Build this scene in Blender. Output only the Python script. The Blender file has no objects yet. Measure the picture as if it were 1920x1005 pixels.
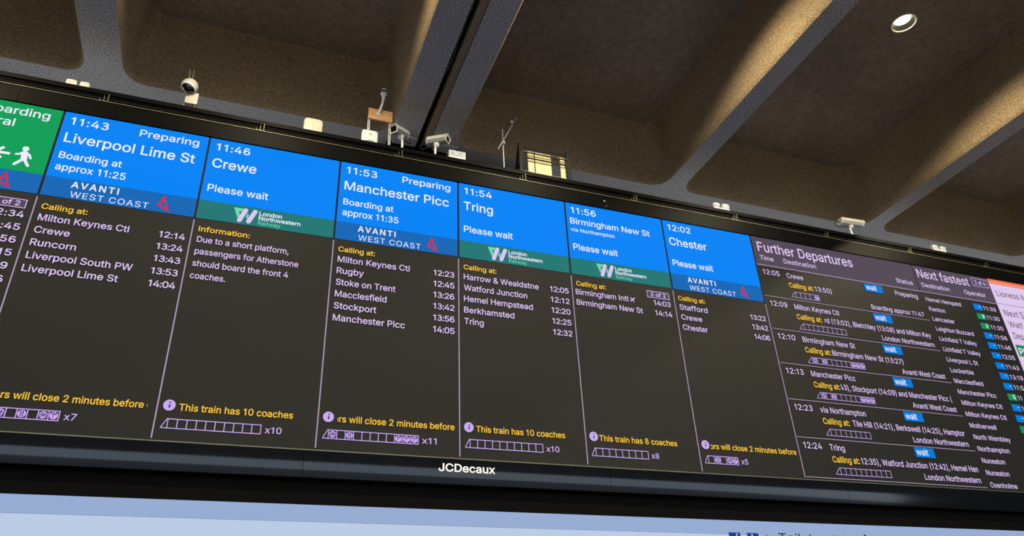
import bpy, bmesh, math, random
from math import pi, sin, cos
from mathutils import Vector, Matrix
from mathutils.geometry import tessellate_polygon

# ---------------------------------------------------------------- frame of the place
# Board units: 1 unit = height of the lit display (3 m). x along the board, y into the wall, z up from its top edge.
HB = 3.0
ZT = 6.477                 # height of the display's top edge above the floor
CW = 0.42063               # width of one departures column in board units

def W(x, y, z):
    return Vector((x * HB, y * HB, ZT + z * HB))

scene = bpy.context.scene
COL = scene.collection

# ---------------------------------------------------------------- camera
cam_d = bpy.data.cameras.new('camera')
cam = bpy.data.objects.new('camera', cam_d)
COL.objects.link(cam)
cam_d.sensor_width = 36.0
cam_d.lens = 26.637
cam_d.clip_end = 500
_r = Vector((0.93680503, -0.34747620, -0.04070165))
_d = Vector((0.13808312, 0.47413156, -0.86955869))
_f = Vector((0.32144889, 0.80898675, 0.49214943))
_m = Matrix((_r, -_d, -_f)).transposed().to_4x4()
_m.translation = W(0.60647, -2.14028, -1.62574)
cam.matrix_world = _m
scene.camera = cam

# ---------------------------------------------------------------- daylight, exposure
world = bpy.data.worlds.new('daylight')
scene.world = world
world.use_nodes = True
_wn, _wl = world.node_tree.nodes, world.node_tree.links
_bg = _wn['Background']
_tc = _wn.new('ShaderNodeTexCoord'); _sx = _wn.new('ShaderNodeSeparateXYZ'); _rp = _wn.new('ShaderNodeValToRGB')
_wl.new(_tc.outputs['Generated'], _sx.inputs[0]); _wl.new(_sx.outputs['Z'], _rp.inputs[0]); _wl.new(_rp.outputs[0], _bg.inputs['Color'])
_rp.color_ramp.elements[0].position = 0.05; _rp.color_ramp.elements[0].color = (0.91, 0.945, 1.0, 1)
_rp.color_ramp.elements[1].position = 0.45; _rp.color_ramp.elements[1].color = (0.84, 0.90, 1.0, 1)
_bg.inputs['Strength'].default_value = 3.0
scene.view_settings.view_transform = 'Standard'
scene.view_settings.look = 'None'
scene.view_settings.exposure = 0.0
scene.view_settings.gamma = 1.0
scene.view_settings.use_curve_mapping = False
LAMP_POWER = 470.0
LAMP_ROWS = (-0.733, -2.4, -4.1, -5.8)

# ---------------------------------------------------------------- helpers
def lin(c):
    c = c / 255.0
    return c / 12.92 if c <= 0.04045 else ((c + 0.055) / 1.055) ** 2.4

def rgb(r, g, b):
    return (lin(r), lin(g), lin(b), 1.0)

MATS = {}
def mat(name, col, rough=0.6, metal=0.0, spec=0.5, emit=None, strength=1.0):
    if name in MATS:
        return MATS[name]
    m = bpy.data.materials.new(name)
    m.use_nodes = True
    b = m.node_tree.nodes['Principled BSDF']
    b.inputs['Base Color'].default_value = rgb(*col)
    b.inputs['Roughness'].default_value = rough
    b.inputs['Metallic'].default_value = metal
    b.inputs['Specular IOR Level'].default_value = spec
    if emit:
        b.inputs['Emission Color'].default_value = rgb(*emit)
        b.inputs['Emission Strength'].default_value = strength
    MATS[name] = m
    return m

def led(name, col):
    """a lit area of the LED wall: near-black diodes that give off their own colour"""
    return mat('led_' + name, (2, 2, 2), 0.8, 0, 0.03, emit=col)

def concrete(name, c1, c2, scale, bump=0.3, blotch=0.25):
    m = bpy.data.materials.new(name)
    m.use_nodes = True
    nt = m.node_tree
    N, L = nt.nodes, nt.links
    b = N['Principled BSDF']
    b.inputs['Roughness'].default_value = 0.95
    b.inputs['Specular IOR Level'].default_value = 0.15
    tc = N.new('ShaderNodeTexCoord')
    n1 = N.new('ShaderNodeTexNoise'); n1.inputs['Scale'].default_value = scale
    n1.inputs['Detail'].default_value = 3; n1.inputs['Roughness'].default_value = 0.7
    n2 = N.new('ShaderNodeTexNoise'); n2.inputs['Scale'].default_value = 0.8
    n2.inputs['Detail'].default_value = 4
    L.new(tc.outputs['Object'], n1.inputs['Vector'])
    L.new(tc.outputs['Object'], n2.inputs['Vector'])
    r = N.new('ShaderNodeValToRGB')
    r.color_ramp.elements[0].position = 0.36; r.color_ramp.elements[0].color = rgb(*c1)
    r.color_ramp.elements[1].position = 0.66; r.color_ramp.elements[1].color = rgb(*c2)
    L.new(n1.outputs['Fac'], r.inputs['Fac'])
    r2 = N.new('ShaderNodeValToRGB')
    lo = 1.0 - blotch
    r2.color_ramp.elements[0].position = 0.35; r2.color_ramp.elements[0].color = (lo, lo, lo, 1)
    r2.color_ramp.elements[1].position = 0.65; r2.color_ramp.elements[1].color = (1, 1, 1, 1)
    L.new(n2.outputs['Fac'], r2.inputs['Fac'])
    mx = N.new('ShaderNodeMix'); mx.data_type = 'RGBA'; mx.blend_type = 'MULTIPLY'
    mx.inputs['Factor'].default_value = 1.0
    L.new(r.outputs['Color'], mx.inputs[6]); L.new(r2.outputs['Color'], mx.inputs[7])
    L.new(mx.outputs[2], b.inputs['Base Color'])
    bp = N.new('ShaderNodeBump'); bp.inputs['Strength'].default_value = bump
    bp.inputs['Distance'].default_value = 0.02
    L.new(n1.outputs['Fac'], bp.inputs['Height'])
    L.new(bp.outputs['Normal'], b.inputs['Normal'])
    MATS[name] = m
    return m

class MB:
    """collects shapes (in metres) for one mesh object"""
    def __init__(self):
        self.bm = bmesh.new()
    def poly(self, pts):
        vs = [self.bm.verts.new(p) for p in pts]
        return self.bm.faces.new(vs)
    def box(self, lo, hi, M=None, bev=0.0):
        lo, hi = Vector(lo), Vector(hi)
        r = bmesh.ops.create_cube(self.bm, size=1.0)
        vs = r['verts']
        c, s = (lo + hi) / 2, hi - lo
        for v in vs:
            v.co = Vector((v.co.x * s.x, v.co.y * s.y, v.co.z * s.z)) + c
        if bev > 0:
            es = list({e for v in vs for e in v.link_edges})
            r = bmesh.ops.bevel(self.bm, geom=es, offset=bev, segments=2, affect='EDGES', profile=0.6)
            vs = list({v for v in r['verts']} | {v for v in vs if v.is_valid})
        if M is not None:
            bmesh.ops.transform(self.bm, matrix=M, verts=[v for v in vs if v.is_valid])
        return self
    def tube(self, pts, rad, seg=10, closed=False, cap=True):
        pts = [Vector(p) for p in pts]
        n = len(pts)
        rads = rad if isinstance(rad, (list, tuple)) else [rad] * n
        rings = []
        up = Vector((0, 0, 1))
        prev = None
        for i, p in enumerate(pts):
            if closed:
                t = pts[(i + 1) % n] - pts[i - 1]
            elif i == 0:
                t = pts[1] - pts[0]
            elif i == n - 1:
                t = pts[-1] - pts[-2]
            else:
                t = pts[i + 1] - pts[i - 1]
            t.normalize()
            if prev is None:
                a = t.cross(up)
                if a.length < 0.05:
                    a = t.cross(Vector((1, 0, 0)))
            else:
                a = prev - t * prev.dot(t)
            a.normalize()
            prev = a
            b = t.cross(a)
            rings.append([self.bm.verts.new(p + (a * cos(2 * pi * k / seg) + b * sin(2 * pi * k / seg)) * rads[i]) for k in range(seg)])
        m = n if closed else n - 1
        for i in range(m):
            A, B = rings[i], rings[(i + 1) % n]
            for k in range(seg):
                self.bm.faces.new((A[k], A[(k + 1) % seg], B[(k + 1) % seg], B[k]))
        if cap and not closed:
            self.bm.faces.new(rings[0][::-1]); self.bm.faces.new(rings[-1])
        return self
    def lathe(self, prof, M=None, seg=28):
        """prof: (radius, height) pairs from bottom to top around z"""
        M = M or Matrix()
        rings = []
        for r, h in prof:
            if r < 1e-6:
                rings.append([self.bm.verts.new(M @ Vector((0, 0, h)))])
            else:
                rings.append([self.bm.verts.new(M @ Vector((r * cos(2 * pi * k / seg), r * sin(2 * pi * k / seg), h))) for k in range(seg)])
        for A, B in zip(rings, rings[1:]):
            if len(A) == 1 and len(B) == 1:
                continue
            for k in range(seg):
                k2 = (k + 1) % seg
                if len(A) == 1:
                    self.bm.faces.new((A[0], B[k2], B[k]))
                elif len(B) == 1:
                    self.bm.faces.new((A[k], A[k2], B[0]))
                else:
                    self.bm.faces.new((A[k], A[k2], B[k2], B[k]))
        return self
    def rbox(self, x0, x1, z0, z1, y0, y1, r, soft=0.006):
        """box with rounded corners seen from the front and a softened front edge"""
        def loop(d):
            pts = []
            for cx, cz, a0 in ((x1 - r, z1 - r, 0), (x0 + r, z1 - r, 90), (x0 + r, z0 + r, 180), (x1 - r, z0 + r, 270)):
                for k in range(7):
                    a = math.radians(a0 + 15 * k)
                    pts.append((cx + (r - d) * cos(a), cz + (r - d) * sin(a)))
            return pts
        rows = [(y1, soft), (y1 - soft, 0), (y0 + soft, 0), (y0 + soft * .3, soft * .3), (y0, soft)]
        rings = [[self.bm.verts.new((p[0], y, p[1])) for p in loop(d)] for y, d in rows]
        for A, B in zip(rings, rings[1:]):
            n = len(A)
            for i in range(n):
                self.bm.faces.new((A[i], A[(i + 1) % n], B[(i + 1) % n], B[i]))
        self.bm.faces.new(rings[0]); self.bm.faces.new(rings[-1][::-1])
        return self
    def prism(self, outline, axis, a, b):
        """extrude a 2D outline along an axis ('x': (y,z) outline, 'y': (x,z), 'z': (x,y))"""
        def P(p, h):
            return {'x': (h, p[0], p[1]), 'y': (p[0], h, p[1]), 'z': (p[0], p[1], h)}[axis]
        A = [self.bm.verts.new(P(p, a)) for p in outline]
        B = [self.bm.verts.new(P(p, b)) for p in outline]
        n = len(A)
        self.bm.faces.new(A); self.bm.faces.new(B[::-1])
        for i in range(n):
            self.bm.faces.new((A[i], B[i], B[(i + 1) % n], A[(i + 1) % n]))
        return self
    def build(self, name, material, parent=None, smooth=False, recalc=True, label=None):
        if recalc:
            bmesh.ops.recalc_face_normals(self.bm, faces=self.bm.faces)
        me = bpy.data.meshes.new(name)
        org = Vector((0, 0, 0))
        if parent is None and len(self.bm.verts):
            xs = [v.co for v in self.bm.verts]
            org = Vector(((min(v.x for v in xs) + max(v.x for v in xs)) / 2, (min(v.y for v in xs) + max(v.y for v in xs)) / 2, min(v.z for v in xs)))
        elif parent is not None:
            org = ORG[parent.name]
        for v in self.bm.verts:
            v.co -= org
        self.bm.to_mesh(me)
        self.bm.free()
        if smooth:
            for p in me.polygons:
                p.use_smooth = True
            try:
                me.set_sharp_from_angle(angle=math.radians(38))
            except Exception:
                pass
        me.materials.append(material)
        o = bpy.data.objects.new(name, me)
        COL.objects.link(o)
        if parent is None:
            o.location = org
            ORG[o.name] = org
        else:
            o.parent = parent
            ORG[o.name] = org
        if label:
            o['label'] = label
        return o

ORG = {}           # world position of each object's origin, so that parts can be drawn in world metres

def tag(o, label, cat, group=None):
    o['label'] = label
    o['category'] = cat
    if group:
        o['group'] = group
    return o

def thing(name, loc, label, cat, group=None):
    o = bpy.data.objects.new(name, None)
    o.empty_display_size = 0.1
    COL.objects.link(o)
    o.location = loc
    ORG[o.name] = Vector(loc)
    return tag(o, label, cat, group)

def structure(o):
    o['kind'] = 'structure'
    return o

def copy_tree(src, shift, label, group=None):
    """copy a thing, its parts and their sub-parts"""
    r = src.copy()
    COL.objects.link(r)
    r.location = Vector(src.location) + Vector(shift)
    r['label'] = label
    if group:
        r['group'] = group
    for ch in list(src.children):
        c = ch.copy(); COL.objects.link(c); c.parent = r
        for g in list(ch.children):
            d = g.copy(); COL.objects.link(d); d.parent = c
    return r

# ---------------------------------------------------------------- materials
M_SOFFIT = concrete('soffit_concrete', (94, 92, 91), (178, 174, 171), 66, 0.6, 0.12)
M_COFFER = concrete('shaded_coffer_concrete', (96, 82, 63), (146, 128, 99), 62, 0.35, 0.18)  # same concrete as the soffit, with the coffers' shade put into a darker brown
M_SLAB = concrete('coffer_top_board', (108, 96, 82), (125, 112, 97), 14, 0.08, 0.25)
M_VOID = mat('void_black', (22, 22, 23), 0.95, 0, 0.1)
M_WALL = mat('wall_paint', (70, 70, 74), 0.9)
M_FLOOR = mat('floor_terrazzo', (96, 92, 88), 0.45, 0, 0.3)
M_GLOSS = mat('gloss_black', (10, 13, 18), 0.1, 0, 0.35)
M_GLOSS.node_tree.nodes['Principled BSDF'].inputs['Specular Tint'].default_value = (.72, .86, 1.0, 1)  # blue of the reflected daylight is put into the gloss tint
M_SATIN = mat('satin_black', (9, 9, 9), 0.45, 0, 0.035)
M_MATTE = mat('matte_black', (9, 9, 9), 0.8, 0, 0.1)
M_BRASS = mat('weathered_metal', (100, 95, 70), 0.5, 0.3)
M_CREAM = mat('cream_plastic', (196, 191, 172), 0.5)
M_WHITE = mat('white_plastic', (226, 226, 226), 0.45)
M_GREYW = mat('grey_white_casing', (218, 218, 206), 0.5)
M_GREY = mat('grey_plastic', (150, 152, 156), 0.5)
M_STEEL = mat('galvanised_steel', (178, 182, 184), 0.4, 0.5)
M_GLASSBLK = mat('dark_lens', (10, 12, 16), 0.08, 0, 0.7)
M_RUBBER = mat('black_cable', (18, 18, 19), 0.6)
M_IRON = mat('black_iron', (20, 21, 23), 0.6, 0.0, 0.2)
M_PANEL = mat('pale_yellow_panel', (236, 222, 160), 0.6)
M_RED = mat('red_ring', (205, 60, 50), 0.5)
M_LETTER = mat('silver_lettering', (222, 232, 238), 0.4)

def wood():
    m = bpy.data.materials.new('pine_board'); m.use_nodes = True
    N, L = m.node_tree.nodes, m.node_tree.links
    b = N['Principled BSDF']; b.inputs['Roughness'].default_value = 0.7
    tc = N.new('ShaderNodeTexCoord'); mp = N.new('ShaderNodeMapping')
    mp.inputs['Scale'].default_value = (3, 3, 22)
    n = N.new('ShaderNodeTexNoise'); n.inputs['Scale'].default_value = 2.5; n.inputs['Detail'].default_value = 3
    r = N.new('ShaderNodeValToRGB')
    r.color_ramp.elements[0].position = 0.35; r.color_ramp.elements[0].color = rgb(190, 140, 88)
    r.color_ramp.elements[1].position = 0.7; r.color_ramp.elements[1].color = rgb(218, 172, 116)
    L.new(tc.outputs['Object'], mp.inputs['Vector']); L.new(mp.outputs['Vector'], n.inputs['Vector'])
    L.new(n.outputs['Fac'], r.inputs['Fac']); L.new(r.outputs['Color'], b.inputs['Base Color'])
    return m
M_WOOD = wood()

L_BLACK = mat('led_off', (27, 28, 28), 0.6, 0, 0.15)
L_BLUE = led('blue', (0, 132, 246))
L_WAIT = led('wait_blue', (0, 124, 218))
L_GREEN = led('green', (14, 158, 88))
L_PLATGREEN = led('platform_green', (22, 142, 92))
L_AVANTI = led('avanti_blue', (22, 104, 182))
L_TEAL = led('teal', (36, 120, 118))
L_MINT = led('mint', (112, 214, 172))
L_WHITE = led('white', (240, 238, 255))
L_LILAC = led('lilac', (222, 198, 244))
L_ICON = led('icon_lilac', (200, 172, 236))
L_LINE = led('line', (176, 156, 184))
L_LINEDARK = led('line_dark', (34, 42, 66))
L_COACH = led('coach_violet', (66, 48, 98))
L_YELLOW = led('yellow', (250, 200, 66))
L_RED = led('red', (228, 32, 58))
L_PURPLE = led('header_purple', (84, 74, 88))
L_PALE = led('pale_lilac', (222, 200, 238))
L_ORANGE = led('orange', (240, 118, 78))
L_ORANGE2 = led('orange_light', (246, 176, 160))
L_INK = mat('led_ink', (26, 24, 30), 0.7)
L_AD1 = led('poster_blue', (150, 172, 210))
L_AD2 = led('poster_light', (186, 203, 228))
L_ADBLUE = led('poster_icon', (24, 66, 140))

# ---------------------------------------------------------------- the room
SOFF = 0.30           # soffit level, board units above the display's top edge
DEP = 0.30            # depth of a ceiling coffer
DRAFT = 0.045
YB, YF = 0.163, -6.25  # back and front end of the coffers

def rounded(x0, x1, y0, y1, r, n=8):
    pts = []
    for cx, cy, a0 in ((x1 - r, y1 - r, 0), (x0 + r, y1 - r, 90), (x0 + r, y0 + r, 180), (x1 - r, y0 + r, 270)):
        for k in range(n + 1):
            a = math.radians(a0 + 90 * k / n)
            pts.append((cx + r * cos(a), cy + r * sin(a)))
    return pts

floor = MB().box((-14, -40, -0.2), (30, 4, 0)).build('floor', M_FLOOR); structure(floor)
wl = MB().box((-14.3, -20.0, 0), (-14, 4, 12)).build('wall_left', M_WALL); structure(wl)
wr = MB().box((30, -20.0, 0), (30.3, 4, 12)).build('wall_right', M_WALL); structure(wr)
wb = MB().box((-14, 13.0, 0), (30, 13.3, 9)).build('wall_back', mat('pale_wall', (214, 214, 214), 0.9)); structure(wb)
fb = MB().box((-14, 0.3, 0.001), (30, 13, 0.02)).build('floor_back', mat('pale_paving', (214, 214, 212), 0.6)); structure(fb)

bays = [(-3.28, -2.30), (-2.20, -1.22), (-1.10, -0.02), (0.098, 1.043), (1.296, 2.255), (2.340, 3.374), (3.462, 4.44), (4.53, 5.51), (5.6, 6.58), (6.67, 7.65), (7.74, 8.72)]
cuts = [-4.66]
for a, b in zip(bays, bays[1:]):
    cuts.append((a[1] + b[0]) / 2)
cuts.append(10.0)
JL, JR = 1.148, 1.198      # movement joint between the twin ribs
sof = MB(); cof = MB(); top = MB()
def ring_faces(mb, A, B):
    va = [mb.bm.verts.new(W(*p)) for p in A]; vb = [mb.bm.verts.new(W(*p)) for p in B]
    n = len(va)
    for i in range(n):
        mb.bm.faces.new((va[i], va[(i + 1) % n], vb[(i + 1) % n], vb[i]))
for i, (x0, x1) in enumerate(bays):
    ca, cb = cuts[i], cuts[i + 1]
    if i == 3: cb = JL
    if i == 4: ca = JR
    YE = 0.2
    R0 = 0.075
    hole = rounded(x0, x1, YF, YB, R0)
    outer = [(ca, YF - 0.3), (cb, YF - 0.3), (cb, YE), (ca, YE)]
    pts = outer + hole
    for t in tessellate_polygon([[Vector((p[0], p[1], 0)) for p in outer], [Vector((p[0], p[1], 0)) for p in hole]]):
        sof.poly([W(pts[k][0], pts[k][1], SOFF) for k in t])
    def inset(d, z, r):
        return [(p[0], p[1], z) for p in rounded(x0 + d, x1 - d, YF + d, YB - d, r)]
    loops = [inset(0, SOFF, R0), inset(0.006, SOFF + 0.010, R0 - 0.002), inset(0.008, SOFF + 0.02, R0 - 0.004), inset(DRAFT, SOFF + DEP - 0.012, R0 - 0.02), inset(DRAFT + 0.008, SOFF + DEP, R0 - 0.026)]
    for A, B in zip(loops, loops[1:]):
        ring_faces(cof, A, B)
    ol = [Vector((p[0], p[1], 0)) for p in loops[-1]]
    cx = (x0 + x1) / 2
    hl = [[Vector((cx + .0445 * cos(2 * pi * k / 24), ly + .0445 * sin(2 * pi * k / 24), 0)) for k in range(24)] for ly in LAMP_ROWS] if 2 <= i <= 6 else []
    allp = ol + [p for h in hl for p in h]
    for t in tessellate_polygon([ol] + hl):
        top.poly([W(allp[k].x, allp[k].y, SOFF + DEP) for k in t])
# edge beam soffit behind the coffers, left open above the end of the twin ribs
VX0, VX1 = 1.035, 1.345
for xa, xb in ((-4.66, VX0), (VX1, 10.0)):
    sof.poly([W(xa, 0.2, SOFF), W(xb, 0.2, SOFF), W(xb, 1.0, SOFF), W(xa, 1.0, SOFF)])
bmesh.ops.remove_doubles(cof.bm, verts=cof.bm.verts, dist=0.001)
ceiling = sof.build('ceiling', M_SOFFIT, recalc=False); structure(ceiling)
cofo = cof.build('coffer_sides', M_COFFER, ceiling, smooth=True)
topo = top.build('coffer_tops', M_SLAB, ceiling, recalc=False)
slab = MB().box(W(-4.7, YF - 0.3, SOFF + DEP + 0.04), W(10.05, 1.05, SOFF + DEP + 0.1)).build('roof_slab', M_VOID, ceiling)
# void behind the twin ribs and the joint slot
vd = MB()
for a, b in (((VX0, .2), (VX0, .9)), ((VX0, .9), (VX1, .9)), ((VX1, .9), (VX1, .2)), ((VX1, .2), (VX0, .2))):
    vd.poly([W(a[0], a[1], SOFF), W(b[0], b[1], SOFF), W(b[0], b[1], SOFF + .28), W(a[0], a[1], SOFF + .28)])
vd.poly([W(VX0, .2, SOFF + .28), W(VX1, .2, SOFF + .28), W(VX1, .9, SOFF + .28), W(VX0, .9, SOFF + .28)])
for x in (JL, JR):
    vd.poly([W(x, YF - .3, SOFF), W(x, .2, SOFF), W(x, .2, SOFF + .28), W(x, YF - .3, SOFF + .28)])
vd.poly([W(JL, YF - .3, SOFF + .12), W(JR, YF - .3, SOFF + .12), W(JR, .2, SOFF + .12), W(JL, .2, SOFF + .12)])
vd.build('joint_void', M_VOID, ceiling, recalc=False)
st = MB().box(W(1.171, YF - .3, SOFF + .004), W(JR, .2, SOFF + .03))
random.seed(4)
rg = [(1.1535 + random.uniform(-.004, .004), YF - .3 + k * 0.05) for k in range(132)]
for p, q in zip(rg, rg[1:]):
    st.poly([W(p[0] + .003, p[1], SOFF + .03), W(q[0] + .003, q[1], SOFF + .03), W(q[0] + .0085, q[1], SOFF + .022), W(p[0] + .0085, p[1], SOFF + .022)])
structure(st.build('trim_1', M_COFFER))
bl = MB().box(W(1.052, .152, SOFF - .012), W(1.146, .200, SOFF - .0005)).build('trim_2', M_SOFFIT); structure(bl)
bl = MB().box(W(1.215, .158, SOFF - .012), W(1.312, .200, SOFF - .0005)).build('trim_3', M_SOFFIT); structure(bl)

bk = MB().box(W(0.99, .26, -.25), W(1.70, .95, SOFF - .001)).build('unseen_light_block', M_VOID); structure(bk)  # added unseen block, keeps daylight from behind the board off the twin ribs

# ---------------------------------------------------------------- downlights
def downlight(x, y, label, group=None):
    z = SOFF + DEP
    c = W(x, y, z)
    t = thing('recessed_downlight', c, label, 'downlight', group)
    r = 0.142
    MB().lathe([(r, 0.0), (r + .002, -.012), (r - .004, -.016), (r - .012, -.012), (r - .012, 0.0)], Matrix.Translation(c)).build('trim_ring', mat('lamp_trim', (236, 220, 170), 0.5), t, smooth=True)
    MB().lathe([(r - .012, -.002), (r - .014, .010), (r - .046, .062)], Matrix.Translation(c)).build('reflector', mat('lamp_reflector', (22, 20, 12), 0.6, 0.0, 0.1), t, smooth=True, recalc=False)
    MB().lathe([(r - .045, .060), (0, .060)], Matrix.Translation(c)).build('lens', mat('lamp_lens', (250, 246, 235), 0.5, emit=(255, 247, 226), strength=22.0), t, recalc=False)
    return t
def lamp_light(x, y):
    ld = bpy.data.lights.new('downlight_beam', 'SPOT')
    ld.energy = LAMP_POWER
    ld.color = (1.0, 0.85, 0.57)
    ld.spot_size = math.radians(149)
    ld.spot_blend = 0.33
    ld.shadow_soft_size = 0.06
    lo = bpy.data.objects.new('downlight_beam', ld)
    COL.objects.link(lo)
    lo.location = W(x, y, SOFF + DEP) - Vector((0, 0, 0.03))
    return lo
proto = downlight(2.857, -0.733, 'lit round recessed downlight in the dark ceiling bay at upper right', )
lamp_light(2.857, -0.733)
for bx in [(b[0] + b[1]) / 2 for b in bays[2:7]]:
    for by in LAMP_ROWS:
        if (bx, by) == (2.857, LAMP_ROWS[0]):
            continue
        copy_tree(proto, W(bx, by, 0) - W(2.857, -0.733, 0), 'round recessed ceiling downlight in another ceiling bay, out of the photo', 'downlights out of view')
        lamp_light(bx, by)

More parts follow.
